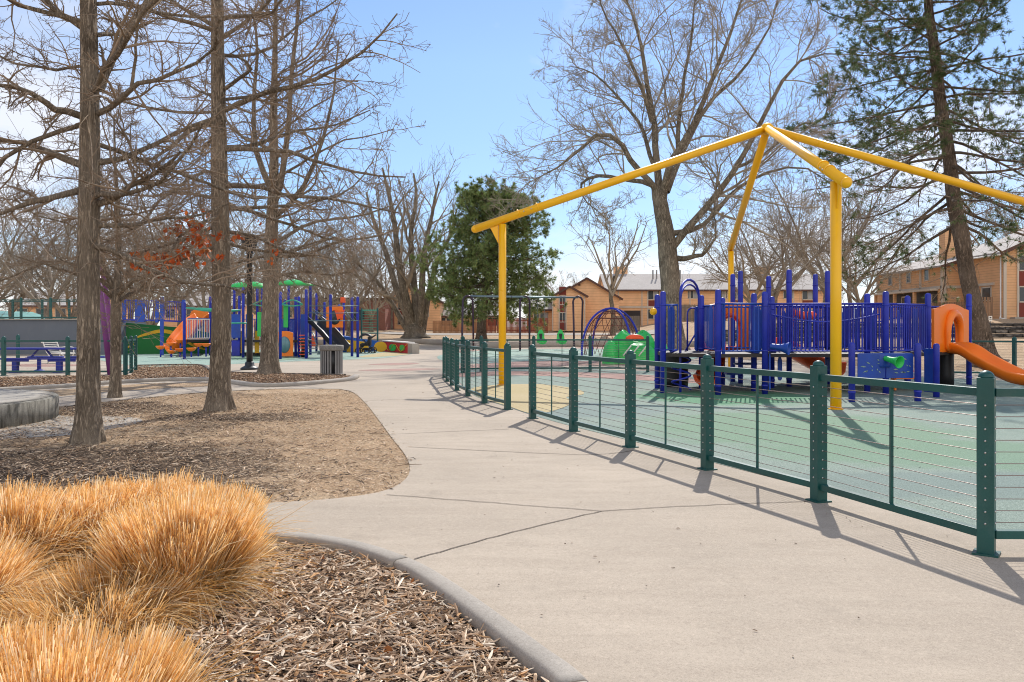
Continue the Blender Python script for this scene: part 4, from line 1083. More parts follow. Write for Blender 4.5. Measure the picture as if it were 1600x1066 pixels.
PR = [(1027, 608, 460), (1036, 615, 455), (1096, 607, 461), (1122, 618, 452), (1129, 603, 465), (1145, 597.5, 428), (1157, 600, 423), (1178, 612, 458), (1195, 617, 455.6),
      (1201, 597, 431), (1206, 607, 463), (1233, 605, 421), (1274, 597, 428), (1293, 601, 423), (1355, 614.6, 458.6), (1384, 618, 455), (1418, 607, 462), (1450, 612, 458), (1514, 602, 459)]
add_posts(ps, [(x, b, top(t, b)) for x, b, t in PR])
add_posts(ps, [(x, b, top(t, b)) for x, b, t in ((1331, 629, 535), (1434, 628, 536), (1463, 622, 536.6))], .062)
DK = .88
def g2(px_, py_): return G(px_, py_)[:2]
decks = [[(1027, 608), (1036, 615), (1122, 618), (1129, 603), (1096, 601)], [(1122, 618), (1195, 617), (1206, 600), (1129, 600)],
         [(1195, 616), (1384, 617), (1418, 600), (1206, 600)], [(1384, 617), (1450, 612), (1514, 602), (1418, 600)]]
for i, dk in enumerate(decks):
    MB().prism([g2(*p) for p in dk], DK-.075-.004*i, DK-.004*i).build('deck', M['deck'], ps)
RT = DK+1.06
for a, b, wv in (((1122, 618), (1195, 617), 0), ((1195, 617), (1384, 618), 1), ((1384, 618), (1450, 612), 0), ((1129, 603), (1206, 604), 0), ((1206, 604), (1293, 601), 1),
                 ((1293, 601), (1418, 604), 1), ((1418, 606), (1500, 602), 0), ((1195, 617), (1206, 604), 0), ((1274, 599), (1384, 612), 0), ((1206, 606), (1290, 609), 0), ((1036, 612), (1060, 613), 0), ((1096, 606), (1122, 612), 0)):
    rail_panel(ps, G(*a), G(*b), DK-.02, RT, .10 if b[0]-a[0] < 120 else .098, 'blue' if a[0] > 1190 else 'blue2', bool(wv))
# flat blue panels beside posts
for a, b, z0, z1 in (((1045, 612), (1054, 612), DK, RT-.02), ((1085, 606), (1093, 606), DK, RT), ((1128, 617.5), (1133, 617.5), DK-.05, RT-.0), ((1176, 615), (1189, 616), DK, RT-.05),
                     ((1201, 617), (1204, 617), .1, DK), ((1391, 616), (1396, 616), DK-.05, RT-.05), ((1425, 608), (1434, 608), DK, RT-.06), ((1441, 611), (1446, 611), DK, RT), ((1108, 612), (1113, 612), DK+.1, RT), ((1222, 604), (1228, 604), DK, RT-.1), ((1262, 603), (1268, 603), DK, RT-.1), ((1310, 606), (1317, 606), DK, RT-.1), ((1336, 606), (1341, 606), DK, RT-.05), ((1363, 608), (1369, 608), DK, RT-.1), ((1402, 608), (1407, 608), DK, RT-.1), ((1215, 612), (1222, 612), .25, DK-.1), ((1290, 603), (1312, 603), .35, DK-.15)):
    A = Vector(G(*a)); B = Vector(G(*b)); ww = (B-A).length
    hw = ww/2; lp = [(-hw, z0+.05), (-hw*.5, z0), (hw*.5, z0), (hw, z0+.05), (hw, z1-.10), (hw*.5, z1), (-hw*.5, z1), (-hw, z1-.10)]
    MB().plate((A+B)/2, (B-A), (0, 0, 1), [lp], .03).build('panel', M['blue2'], ps, bevel=.005)
# arch ladder at the left end + spiral climber
c0 = Vector(G(1063, 614)); c1 = Vector(G(1092, 606)); zt = top(434, 614)
arch = [c0]+[c0+(c1-c0)*0+Vector((0, 0, z)) for z in (.5, 1.2, 2.1)]
for i in range(9):
    t = i/8; arch.append(c0+(c1-c0)*(.5-.5*math.cos(PI*t))+Vector((0, 0, zt-.35+.35*math.sin(PI*t))))
arch += [c1+Vector((0, 0, 1.7)), c1+Vector((0, 0, 1.0))]
lp = MB().tube(arch, .028, 10).build('climbing_loop', M['blue'], ps)
MB().tube([(p[0]+.06, p[1]+.25, p[2]-.10) for p in arch[3:]], .022, 8).build('climbing_loop', M['blue'], ps)
sp_ = MB(); cc = Vector(G(1063, 614))
sp_.tube([(cc.x+.20*math.cos(a)+.02, cc.y+.2*math.sin(a), .08+a*.052) for a in np.linspace(0, 16.5, 66)], .022, 8)
sp_.build('spiral_climber', M['blue'], ps)
kx, ky, _ = G(1055, 605)
MB().lathe([(.34, 0), (.36, .2), (.34, .5), (.40, .8), (.38, .86)], (kx, ky, .01), 18, sx=.9, sy=.7).build('climbing_tube', M['black'], ps)
# small arched hand loop
c0 = Vector(G(1074, 606)); c1 = Vector(G(1090, 606)); z1 = top(481, 606)
lpp = [c0+Vector((0, 0, DK))]+[c0+(c1-c0)*(.5-.5*math.cos(PI*i/8))+Vector((0, 0, z1-.16+.16*math.sin(PI*i/8))) for i in range(9)]+[c1+Vector((0, 0, DK))]
MB().tube(lpp, .02, 8).build('hand_loop', M['blue'], ps)
MB().tube([c0+Vector((-.05, 0, DK)), c0+Vector((.25, 0, DK+.5))], .02, 6).build('hand_loop', M['blue'], ps)
# orange tunnel hood seen through the bars
def arch_loops(w_, h_, ow, oz, oh, n=24, wavy=.06, round_=False, bulge=.0):
    """outer outline of a hood and the opening inside it, equal counts"""
    outer = []; inner = []
    for i in range(n):
        a = 2*PI*i/n-PI/2
        c, s = math.cos(a), math.sin(a)
        k = 1/max(abs(c), abs(s))
        x, y = c*k, s*k
        yo = h_/2+y*h_/2
        if y > .9: yo += wavy*math.cos(x*PI/2)*2+0
        outer.append((x*w_/2, yo))
        if round_: inner.append((c*ow/2, oz+oh/2+s*oh/2))
        else:
            yy = oz+oh/2+s*oh/2 if s > 0 else oz+oh/2+max(-1, s*1.4)*oh/2
            inner.append((c*ow/2*(1 if s > 0 else min(1, abs(1/max(.001, abs(c))))*1.0 if abs(c) > .2 else abs(c)), yy))
    return outer, inner
A = Vector(G(1108, 603)); B = Vector(G(1171, 601)); W = (B-A).length
o_, i_ = arch_loops(W, 1.2, W*.5, .12, .82, 32, .03)
hood = MB().plate((A+B)/2+Vector((0, 0, DK-.08)), B-A, (0, 0, 1), [o_, i_], .05).build('tunnel_hood', M['orange'], ps, bevel=.012)
MB().tube([((A+B)/2+(B-A).normalized()*x*1.05+Vector((0, -.06, DK-.08+z))) for x, z in i_], .055, 10, False, True).build('hood_lip', M['red'], hood)
# red slide chutes
def chute(path, w_, hgt, mat, name='slide', th=.035, label=None, parent=ps):
    s = w_/2
    sec_ = [(-s-.05, hgt-.02), (-s-.02, hgt+.02), (-s+.03, hgt), (-s+.06, .10), (-s+.16, .02), (0, 0), (s-.16, .02), (s-.06, .10), (s-.03, hgt), (s+.02, hgt+.02), (s+.05, hgt-.02),
            (s+.02, hgt-.10), (s, .04), (s-.12, -.05), (0, -.06), (-s+.12, -.05), (-s, .04), (-s-.02, hgt-.10)]
    return MB().sweep(catmull(path, 6), sec_).build(name, M[mat], parent, label=label)
a = Vector(G(1112, 600)); 
chute([(a.x+.1, a.y+.2, DK), (a.x-.1, a.y-.6, DK-.05), (a.x-.3, a.y-1.3, .45), (a.x-.55, a.y-2.0, .2), (a.x-.7, a.y-2.4, .17)], .5, .2, 'red')
a = Vector(G(1212, 598))
chute([(a.x-.1, a.y, DK+.05), (a.x+.25, a.y, DK-.08), (a.x+.8, a.y, .48), (a.x+1.3, a.y+.05, .28), (a.x+1.7, a.y+.1, .25)], .6, .28, 'red')
# small red/orange piece behind
a = Vector(G(1246, 596)); b = Vector(G(1275, 596))
MB().tube([P(1237, 482, 20.6), P(1244, 490, 20.6), P(1256, 494, 20.6), P(1270, 493, 20.6), P(1273, 489, 20.6)], [.05, .09, .11, .11, .06], 12).build('slide_lip', M['red'], ps)
MB().tube([P(1237, 484, 20.7), P(1236, 510, 20.7), P(1233, 540, 20.7)], [.05, .06, .06], 10).build('slide_lip', M['red'], ps)
# talk tubes, knob
def horn(c, d, mat, name, s=1.0, n=18):
    d = Vector(d).normalized(); c = Vector(c)
    prof = [(.045, 0), (.05, .10), (.06, .18), (.085, .25), (.105, .29), (.112, .31), (.10, .305), (.07, .25), (.045, .18), (.02, .12)]
    u = d.cross(Vector((0, 0, 1))).normalized(); v = u.cross(d); mb = MB(); vs = []; m = len(prof)
    for r, z in prof:
        for k in range(n):
            an = 2*PI*k/n; vs.append(c+d*z*s+(u*math.cos(an)+v*math.sin(an))*r*s)
    mb.add(vs, [(i*n+k, i*n+(k+1) % n, (i+1)*n+(k+1) % n, (i+1)*n+k) for i in range(m-1) for k in range(n)], True)
    return mb.build(name, M[mat], ps)
p = G(1201, 619); horn((p[0]+.02, p[1]-.07, top(541, 619)), (.85, -.55, -.12), 'blue2', 'talk_tube', 1.25)
p = G(1029, 612); MB().ball((p[0]-.12, p[1]-.02, top(487, 612)), .085, 14).build('play_knob', M['yellow'], ps)
# activity panel with cut-outs and the green scope
a = Vector(G(1340, 627)); b = Vector(G(1427, 627)); W = (b-a).length; z0 = top(591, 627); z1 = top(552, 627)
for s0, s1 in ((0, .49), (.51, 1)):
    pa = MB().plate(a, b-a, (0, 0, 1), [[(W*s0, z0), (W*s1, z0), (W*s1, z1-.03), (W*s1-.03, z1), (W*s0+.03, z1), (W*s0, z1-.03)]], .03).build('activity_panel', M['blue2'], ps, bevel=.004)
    mb = MB(); rr_ = random.Random(3 if s0 else 4)
    for k in range(11):
        u = W*(s0+(s1-s0)*rr_.uniform(.15, .88)); z = z0+(z1-z0)*rr_.uniform(.2, .85); an = rr_.uniform(0, PI); l = rr_.uniform(.03, .07)
        q = [(u+l*math.cos(an), z+l*.5*math.sin(an)), (u-.012*math.sin(an), z+.014*math.cos(an)), (u-l*math.cos(an), z-l*.5*math.sin(an)), (u+.012*math.sin(an), z-.014*math.cos(an))]
        mb.plate(a+Vector((0, -.018, 0)), b-a, (0, 0, 1), [q], .004)
    mb.build('panel_cutouts', M['rub_aqua'], pa)
mb = MB(); q = G(1382, 627)
mb.lathe([(.11, -.14), (.13, -.10), (.13, .10), (.11, .14)], (0, 0, 0), 18)
mb.v = [(v[0]+q[0], q[1]-.0+v[1]*.3, v[2]+top(563, 627)) for v in mb.v]; mb.build('scope_drum', M['blue2'], ps)
horn((q[0]+.0, q[1]-.03, top(560, 627)), (.42, -.85, -.18), 'green', 'scope_cone', 1.1)
MB().plate(Vector(G(1445, 618)), Vector(G(1462, 620))-Vector(G(1445, 618)), (0, 0, 1), [[(0, .08), (.30, .08), (.30, 1.0), (0, 1.0)]], .04).build('panel', M['blue2'], ps, bevel=.006)
kx, ky, _ = G(1478, 606)
MB().lathe([(.17, 0), (.18, .3), (.17, .7), (.19, .95)], (kx, ky, .01), 16).build('climbing_tube', M['black'], ps)
MB().box((G(1410, 611)[0], G(1410, 611)[1], .30), (.42, .25, .05)).box((G(1396, 611)[0], G(1410, 611)[1], .16), (.05, .2, .28)).build('bench_shelf', M['orange'], ps, bevel=.01)
mb = MB()
for k in range(9): mb.ball((G(1402, 613)[0]+k*.05, G(1410, 613)[1], .47), .024, 8)
mb.build('bead_counter', M['red'], ps)
MB().box((G(1165, 604)[0], 20.3, .55), (.5, .3, .04)).box((G(1143, 604)[0], 20.2, .32), (.34, .3, .05)).build('step', M['blue2'], ps, bevel=.008)
# right-hand orange slide with its hood
A = Vector(G(1454, 610)); B = Vector(G(1510, 603)); W = (B-A).length; n = 40
outer = []; inner = []; ht = 1.0
for i in range(n):
    t = i/n
    a_ = -PI/2-2*PI*t; c, s = math.cos(a_), math.sin(a_); k = 1/max(abs(c), abs(s)); x, y = c*k, s*k
    yo = ht/2+y*ht/2
    if y > .95: yo = ht+.14*max(0, math.cos(x*1.75))**1.2
    outer.append((x*W/2*.97, yo))
    yi = .42+s*.42 if s > 0 else .42*(1+s)
    inner.append((c*.36 if s > 0 else (.36*(1 if abs(c) > .05 else 0)*(1 if c > 0 else -1)*(min(1, abs(c)*1.6))), yi))
hd = MB().plate((A+B)/2+Vector((.03, -.02, DK-.02)), B-A, (0, 0, 1), [outer, inner], .06).build('slide_hood', M['orange'], ps, bevel=.015)
axis = (B-A).normalized(); outw = Vector((axis.y, -axis.x, 0))
ring = [(A+B)/2+axis*(.03+x*1.12)+Vector((0, 0, DK-.02+z*1.08))+outw*.10 for x, z in inner if z > .02]
MB().tube(ring, [.05+.05*math.sin(PI*i/(len(ring)-1)) for i in range(len(ring))], 12).build('hood_lip', M['orange'], hd)
s0 = (A+B)/2
pth = [s0-outw*.1+Vector((0, 0, DK+.0)), s0+outw*.35+Vector((0, 0, DK-.02)), s0+outw*1.0+axis*.05+Vector((0, 0, .62)), s0+outw*1.65+axis*.1+Vector((0, 0, .40)), s0+outw*2.3+axis*.12+Vector((0, 0, .24)), s0+outw*3.0+axis*.15+Vector((0, 0, .20))]
dirn = Vector((.47, -.88, 0))
pth = [s0-dirn*.15+Vector((0, 0, DK)), s0+dirn*.35+Vector((0, 0, DK-.02)), s0+dirn*.75+Vector((0, 0, DK-.24)), s0+dirn*1.25+Vector((0, 0, .40)), s0+dirn*1.7+Vector((0, 0, .25)), s0+dirn*2.6+Vector((0, 0, .18))]
chute([tuple(v) for v in pth], .64, .19, 'orange')
MB().tube([s0+dirn*2.3+Vector((0, 0, .2)), s0+dirn*2.25+Vector((0, 0, 0))], .03, 8).build('slide_leg', M['blue'], ps)

# ============================================================ things beyond the fence
sw = thing('swing_set', 'purple arched swing set with pale top beam and two green seats', 'swing set', (P(820, 548, 51)[0], 51, 0))
ZA = HC+(HY-463)*51/F
xs_ = [P(731, 0, 50.4)[0], P(820, 0, 51)[0], P(903, 0, 51.6)[0]]
for i, x in enumerate(xs_):
    y = 50.4+.6*i; h = .30
    ap = [(x-h, y-.9, 0), (x-h, y-.5, ZA*.5), (x-h, y-.15, ZA-.55)]+[(x-h*math.cos(PI*k/8), y, ZA-.35+.35*math.sin(PI*k/8)) for k in range(9)]+[(x+h, y+.15, ZA-.55), (x+h, y+.5, ZA*.5), (x+h, y+.9, 0)]
    MB().tube(ap, .062, 10).build('arch_leg', M['plum'], sw)
MB().tube([(xs_[0]+.05, 50.4, ZA-.02), (xs_[2], 51.6, ZA-.06)], .06, 10).build('top_beam', M['steel'], sw)
def swing_seat(px_, kind):
    x = P(px_, 0, 51.2)[0]; y = 51.2
    mb = MB()
    if kind:
        # moulded bucket seat with tall back
        sec_ = [(-.26, .05), (-.24, .30), (-.20, .62), (-.10, .84), (.0, .90), (.10, .84), (.20, .62), (.24, .30), (.26, .05)]
        mb.plate((x, y, .42), (1, 0, 0), (0, .25, 1), [[(a, b) for a, b in sec_]], .08)
        mb.lathe([(.05, 0), (.22, .05), (.28, .14), (.30, .24), (.27, .24), (.2, .12)], (x+.08, y-.25, .38), 16, sy=.9)
        s = mb.build('seat', M['green'], sw, bevel=.02)
        MB().plate((x+.0, y-.07, .55), (1, 0, 0), (0, .25, 1), [[(-.05, .1), (.05, .1), (.10, .5), (-.10, .5)]], .02).build('harness', M['black'], s)
    else:
        mb.box((x, y, .55), (.6, .2, .03)); s = mb.build('seat', M['black'], sw)
    for k in (-.22, .24):
        MB().tube([(x+k, y, .95 if kind else .55), (x+k*1.0, y, ZA-.08)], .009, 5).build('chain', M['steel'], sw)
swing_seat(845, 1); swing_seat(876, 1)
for px_ in (767, 799):
    x = P(px_, 0, 50.8)[0]; MB().tube([(x, 50.8, ZA-.2), (x, 50.8, ZA)], .02, 6).build('hanger', M['plum'], sw)

dm = thing('dome_climber', 'blue arched climber with a dark rope net hanging inside', 'climber', (P(953, 0, 40)[0], 40, 0))
dx, dy = P(955, 0, 40)[:2]; RD = 1.48; HD = HC+(HY-482)*40/F
for a_ in (.22, -1.0):
    c, s = math.cos(a_), math.sin(a_)
    MB().tube([(dx+RD*math.cos(t)*c, dy+RD*math.cos(t)*s, HD*math.sin(t)**.85) for t in np.linspace(0.001, PI-.001, 26)], .05, 10).build('arch', M['blue'], dm)
mb = MB(); rr_ = random.Random(5)
for k in range(9):
    a_ = 2*PI*k/9
    mb.tube([(dx+RD*.9*math.cos(t*1.5)*math.cos(a_+t), dy+RD*.9*math.cos(t*1.5)*math.sin(a_+t), .1+(HD-.2)*math.sin(t*1.5)**.9 if t > 0 else .1) for t in np.linspace(0, .97, 9)], .014, 5, False)
    mb.tube([(dx+RD*.9*math.cos(t*1.5)*math.cos(a_-t), dy+RD*.9*math.cos(t*1.5)*math.sin(a_-t), .1+(HD-.2)*math.sin(t*1.5)**.9 if t > 0 else .1) for t in np.linspace(0, .97, 9)], .014, 5, False)
for t in (.12, .28, .45, .62, .8):
    mb.tube([(dx+RD*.9*math.cos(t*1.5)*math.cos(a), dy+RD*.9*math.cos(t*1.5)*math.sin(a), .1+(HD-.2)*math.sin(t*1.5)**.9 if t > 0 else .1) for a in np.linspace(0, 2*PI, 28)[:-1]], .014, 5, False, True)
mb.build('rope_net', M['rope'], dm)

cr_ = thing('climbing_mound', 'moulded bright green climbing mound with three humps and a red beak patch', 'climber', (P(985, 0, 32.5)[0], 32.5, 0))
def mound(cx_, cy_, rx, ry, h, sd_, pw=.6):
    r_ = random.Random(sd_); mb = MB(); n = 48; m = 34; vs = []
    p1, p2 = r_.uniform(0, 6), r_.uniform(0, 6)
    for i in range(m+1):
        t = math.sin(PI/2*i/m)
        for k in range(n):
            a = 2*PI*k/n; rr2 = (1-min(1, t)**2.8)**.5 if t < .9999 else .001
            rid = 1+.03*math.sin(t*52)+.05*math.sin(3*a+p1)+.03*math.sin(7*a+p2)
            vs.append((cx_+rx*max(.002, rr2)*rid*math.cos(a), cy_+ry*max(.002, rr2)*rid*math.sin(a), h*t*(1+.05*math.sin(2*a+p2)*(t > .3))))
    mb.add(vs, [(i*n+k, i*n+(k+1) % n, (i+1)*n+(k+1) % n, (i+1)*n+k) for i in range(m) for k in range(n)], True)
    return mb
for px_, w_, h_, dd, s_ in ((954, 13, .95, 32.3, 1), (974, 22, 1.28, 32.8, 2), (1005, 20, 1.27, 33.2, 3), (985, 42, .86, 32.6, 4), (1030, 14, 1.0, 33.3, 5)):
    x = P(px_, 0, dd)[0]; hp = mound(x, dd, w_*dd/F, .55, h_, s_).build('hump', M['green'], cr_)
    if s_ == 2: MB().lathe([(.001, .12), (.15, .1), (.28, .02), (.3, -.08)], (P(992, 0, 31.9)[0], 31.95, 1.05), 14, sx=1.2, sy=.5).build('beak_patch', M['red'], hp)
    if s_ == 4:
        g = MB()
        for k in range(3): g.tube([(x-.4+.3*k+.1*j, 31.75-.02*j, .35+.13*j) for j in range(4)], .03, 6)
        g.build('hand_hold', M['white'], hp)

# ============================================================ left play structure
pl2 = thing('play_structure', 'large blue and green play structure with roofs and orange slides at the left', 'play structure', (-10, 41, 0))
PL = [(288, 562, 471.5), (328.5, 556, 463.5), (253, 553, 478), (380, 559.5, 449), (366, 554, 449), (358, 553, 449), (402, 553, 449), (410, 552, 449), (438, 562, 456), (451, 553, 444), (462, 557.6, 464), (467, 559, 463),
      (478.5, 561, 452), (485, 555, 444), (494.5, 550, 458), (507, 552, 472), (516.5, 560, 460), (530, 548, 475.5), (537, 548, 471.5), (550, 557.6, 464), (559, 559, 463.5),
      (344, 552, 468), (392, 551, 466), (424, 553, 465), (432, 550, 470), (445, 550, 468), (374, 557, 462), (523, 549, 478)]
for (x, b, t) in PL:
    g = G(x, b); p = MB().post(g, top(t, b), .068, 10).build('post', M['blue'], pl2)
    MB().lathe([(.07, 0), (.078, .004), (.078, .04), (.07, .045)], (g[0], g[1], top(t, b)-.35), 10).build('clamp', M['blue'], p)
D2 = .82
for dk in ([(292, 558), (328, 556), (334, 552), (296, 552)], [(346, 556), (428, 558), (432, 551), (350, 550)], [(438, 558), (490, 558), (490, 550), (440, 550)], [(508, 554), (537, 553), (537, 548), (508, 548)]):
    MB().prism([g2(*p) for p in dk], D2-.12, D2).build('deck', M['deck'], pl2)
for a, b in (((292, 558), (328, 556)), ((346, 553), (366, 554)), ((402, 553), (432, 553)), ((451, 553), (485, 555)), ((494, 552), (530, 550)), ((380, 553), (402, 553)), ((438, 551), (462, 553))):
    rail_panel(pl2, G(*a), G(*b), D2, D2+1.05, .12, 'blue2')
rail_panel(pl2, G(291, 558), G(329, 557), D2-.0, D2+1.0, .13, 'white', name='white_bars')
def roof(x0, x1, yt, ye, dd, mat):
    c0 = P((x0+x1)/2, ye, dd); hw = (x1-x0)/2*dd/F; hz = (ye-yt)*dd/F; mb = MB(); n = 24
    vs = []
    prof = [(1.0, 0), (.98, .12), (.7, .62), (.35, .92), (.02, 1.0)]
    for r, z in prof:
        for k in range(n):
            a = 2*PI*k/n; q = 1/max(abs(math.cos(a)), abs(math.sin(a)))**.7
            vs.append((c0[0]+hw*r*math.cos(a)*q, c0[1]+hw*.8*r*math.sin(a)*q, c0[2]+hz*z))
    mb.add(vs, [(i*n+k, i*n+(k+1) % n, (i+1)*n+(k+1) % n, (i+1)*n+k) for i in range(4) for k in range(n)], True)
    mb.f.append(tuple(len(vs)-n*5+k for k in reversed(range(n)))); mb.sm.append(False)
    return mb.build('roof', M[mat], pl2)
roof(360, 422, 440, 450, 41.5, 'green'); roof(432, 492, 437, 446, 41.5, 'green')
# orange double slide + hood on the left tower
a = Vector(G(296, 551)); b = Vector(G(326, 551)); W = (b-a).length
o_, i_ = arch_loops(W, 1.35, W*.6, .0, 1.0, 28, .07)
h2 = MB().plate((a+b)/2+Vector((0, .1, D2+.15)), b-a, (0, 0, 1), [o_, i_], .06).build('slide_hood', M['orange'], pl2, bevel=.015)
chute([P(318, 498, 44), P(306, 506, 43.5), P(290, 524, 42.6), P(276, 541, 41.8), P(262, 547, 41.5)], 1.0, .3, 'orange', parent=pl2)
for px_, py_, dd in ((251, 543, 39.5), (267, 538, 40.2), (268, 550, 39.3), (281, 547, 39.6), (299, 546, 39.6), (310, 539, 40.4), (322, 539, 40.2), (282, 533, 41)):
    x, y, z = P(px_, py_, dd)
    pd = MB().lathe([(.04, -.10), (.13, -.07), (.21, .02), (.235, .06), (.22, .075), (.001, .08)], (x, y, z), 14).build('stepping_pod', M['orange'], pl2)
    MB().tube([(x, y, 0), (x, y, z-.08)], .04, 8).build('pod_stem', M['blue'], pd)
# green balance beam and overhead arches
def pt(px_, py_, dd): return P(px_, py_, dd)
MB().tube([pt(289, 481, 38.5), pt(320, 484, 38.5), pt(352, 486, 38.6), pt(376, 485, 38.8)], [.03, .09, .09, .03], 10).build('green_beam', M['aqua'], pl2)
MB().tube([pt(352, 505, 38.8), pt(388, 505, 38.8)], .035, 8).build('cross_bar', M['aqua'], pl2)
for x0, x1 in ((395, 437), (440, 473)):
    ov = MB()
    for dd in (38.6, 39.4):
        arcp = [pt(x0+(x1-x0)*t, 476-7*math.sin(PI*t), dd) for t in np.linspace(0, 1, 9)]
        ov.tube(arcp, .035, 6); ov.tube([(x, y, z-.28*math.sin(PI*i/8)) for i, (x, y, z) in enumerate(arcp)], .03, 6)
    for i in range(1, 8):
        t = i/8; ov.tube([pt(x0+(x1-x0)*t, 476-7*math.sin(PI*t), 38.6), pt(x0+(x1-x0)*t, 476-7*math.sin(PI*t), 39.4)], .02, 5)
    ov.build('overhead_ladder', M['aqua'], pl2)
MB().plate(pt(402, 526, 39.2), (1, 0, 0), (0, 0, 1), [[(0, 0), (.42, 0), (.42, 1.15), (0, 1.15)]], .06).build('green_panel', M['green'], pl2, bevel=.02)
MB().plate(pt(443, 512, 39.5), (1, 0, 0), (0, 0, 1), [[(0, 0), (.22, 0), (.22, 1.1), (0, 1.1)]], .06).build('green_panel', M['green'], pl2, bevel=.02)
mb = MB()
for y_ in (478, 489, 501):
    mb.tube([pt(480, y_, 38.2), pt(517, y_+.5, 38.2), pt(560, y_, 38.4)], .022, 6)
for x0, y0, x1, y1 in ((487, 482, 512, 497), (487, 486, 505, 500), (537, 489, 545, 498), (540, 486, 552, 502)): mb.tube([pt(x0, y0, 38.3), pt(x1, y1, 38.3)], .02, 6)
mb.build('climbing_bars', M['steel'], pl2)
# orange bubble panels
def bubble(px0, px1, py0, py1, dd, gl):
    x0, _, z1 = P(px0, py0, dd); x1, _, z0 = P(px1, py1, dd); W = x1-x0; Hh = z1-z0
    o_, i_ = arch_loops(W, Hh, W*.68, Hh*.14, Hh*.7, 32, .04, True)
    q = MB().plate(((x0+x1)/2, dd, z0), (1, 0, 0), (0, 0, 1), [o_, i_], .07).build('bubble_panel', M['orange'], pl2, bevel=.015)
    mb = MB(); n = 24; R0 = W*.345
    vs = []
    for i in range(7):
        t = i/6*PI/2
        for k in range(n): vs.append(((x0+x1)/2+R0*math.cos(t)*math.cos(2*PI*k/n), dd-R0*.6*math.sin(t), z0+Hh*.49+Hh*.36*math.cos(t)*math.sin(2*PI*k/n)))
    mb.add(vs, [(i*n+k, i*n+(k+1) % n, (i+1)*n+(k+1) % n, (i+1)*n+k) for i in range(6) for k in range(n)], True).build('window_bubble', gl, q)
M['bubble'] = paint('smoked_bubble', (.12, .24, .26), .12, .3, 2, bump=0, dirt=0)
bubble(431, 458, 520, 557, 38.9, M['bubble']); bubble(510, 536, 480, 512, 39.8, M['glass'])
MB().plate(pt(524, 500, 39.65), (1, 0, 0), (0, 0, 1), [[(.1, 0), (.35, .12), (.45, .5), (.2, .35), (-.05, .5)]], .03).build('red_flag', M['red'], pl2)
MB().box(pt(536, 469, 39.5), (.22, .2, .26)).build('red_box', M['red'], pl2, bevel=.02)
# black ramp slide and climbing net on the right of it
chute([pt(488, 502, 40.5), pt(500, 512, 40.2), pt(512, 524, 39.8), pt(524, 538, 39.4), pt(533, 547, 39.2)], .9, .28, 'black', 'black_slide', parent=pl2)
mb = MB()
for k in range(5): mb.tube([pt(481, 527+6*k, 38.4), pt(496, 527+6*k, 38.4)], .02, 6)
mb.tube([pt(481, 520, 38.4), pt(481, 556, 38.4)], .025, 6).tube([pt(496, 545, 38.4), pt(490, 522, 38.9), pt(486, 518, 39.5)], .025, 6)
mb.build('ladder', M['steel'], pl2)
MB().box(pt(490, 533, 39.9), (.18, .1, .5)).build('red_panel', M['red'], pl2, bevel=.02)
MB().tube([pt(476, 530, 40), pt(476, 558, 39.5)], .16, 12).build('red_cable_drum', M['deck'], pl2)
mb = MB()
for k in range(7): mb.box(pt(473.5, 524+5*k, 39.2), (.35, .05, .04))
mb.build('chain_ladder', M['red'], pl2)
for px_ in (375, 398, 412, 424): MB().plate(pt(px_, 552, 41), (1, 0, 0), (0, 0, 1), [[(0, 0), (.22, 0), (.22, 1.1), (0, 1.1)]], .05).build('yellow_panel', M['yellowpaint'], pl2)
for px_, w_ in ((360, .5), (384, .35), (418, .4), (470, .35)):
    MB().plate(pt(px_, 528, 40.6), (1, 0, 0), (0, 0, 1), [[(0, 0), (w_, 0), (w_, 1.15), (0, 1.15)]], .05).build('blue_panel', M['blue2'], pl2, bevel=.01)
    MB().plate(pt(px_+2, 556, 40.9), (1, 0, 0), (0, 0, 1), [[(0, 0), (w_*.8, 0), (w_*.8, .75), (0, .75)]], .05).build('blue_panel', M['blue'], pl2, bevel=.01)
# ============================================================ ramp walls, rails, left furniture
def px_x(px_, d): return d*(px_-800)/F
gw = thing('ramp_wall', 'plain blue grey concrete ramp wall behind the picnic table', 'wall', (px_x(60, 43), 43, 0))
MB().box(((px_x(-160, 43)+px_x(186, 43))/2, 44.6, WZ/2), (px_x(186, 43)-px_x(-160, 43), 3.2, WZ)).build('wall_body', M['wallgrey'], gw)
MB().box(((px_x(-160, 43)+px_x(186, 43))/2, 44.55, WZ+.03), (px_x(186, 43)-px_x(-160, 43)+.05, 3.35, .05)).build('wall_cap', M['curb'], gw)
ww = thing('ramp_wall', 'dark green painted ramp wall with a yellow ribbon mural', 'wall', (px_x(235, 43), 43, 0))
x0, x1, x2 = px_x(187, 43.2), px_x(290, 44), px_x(345, 45)
z0, z1, z2 = HC+(HY-504)*43.2/F, HC+(HY-513)*44/F, HC+(HY-524)*45/F
a = Vector((x0, 43.2, 0)); b = Vector((x2, 44.6, 0)); L_ = (b-a).length
MB().plate((a+b)/2-Vector((L_/2, 0, 0)), b-a, (0, 0, 1), [[(0, 0), (L_, 0), (L_, z2), (L_*.65, z1), (0, z0)]], .3).build('wall_body', M['wallgreen'], ww)
def ribbon(parent, path, w0, off, mat, nm='mural_ribbon'):
    c = catmull(path, 8); n = len(c); top_ = []; bot = []
    for i, (u, z) in enumerate(c):
        t = i/(n-1); k = w0*math.sin(PI*min(1, max(.04, t)))**.5
        top_.append((u, z+k/2)); bot.append((u, z-k/2))
    MB().plate((a+b)/2-Vector((L_/2, 0, 0))+off, b-a, (0, 0, 1), [top_[::-1]+bot], .02).build(nm, M[mat], parent)
ribbon(ww, [(.55, .85), (1.1, 1.05), (1.8, 1.22), (2.4, 1.15), (2.9, .85), (3.5, .45), (4.2, .2)], .20, Vector((0, -.165, 0)), 'yellowpaint')
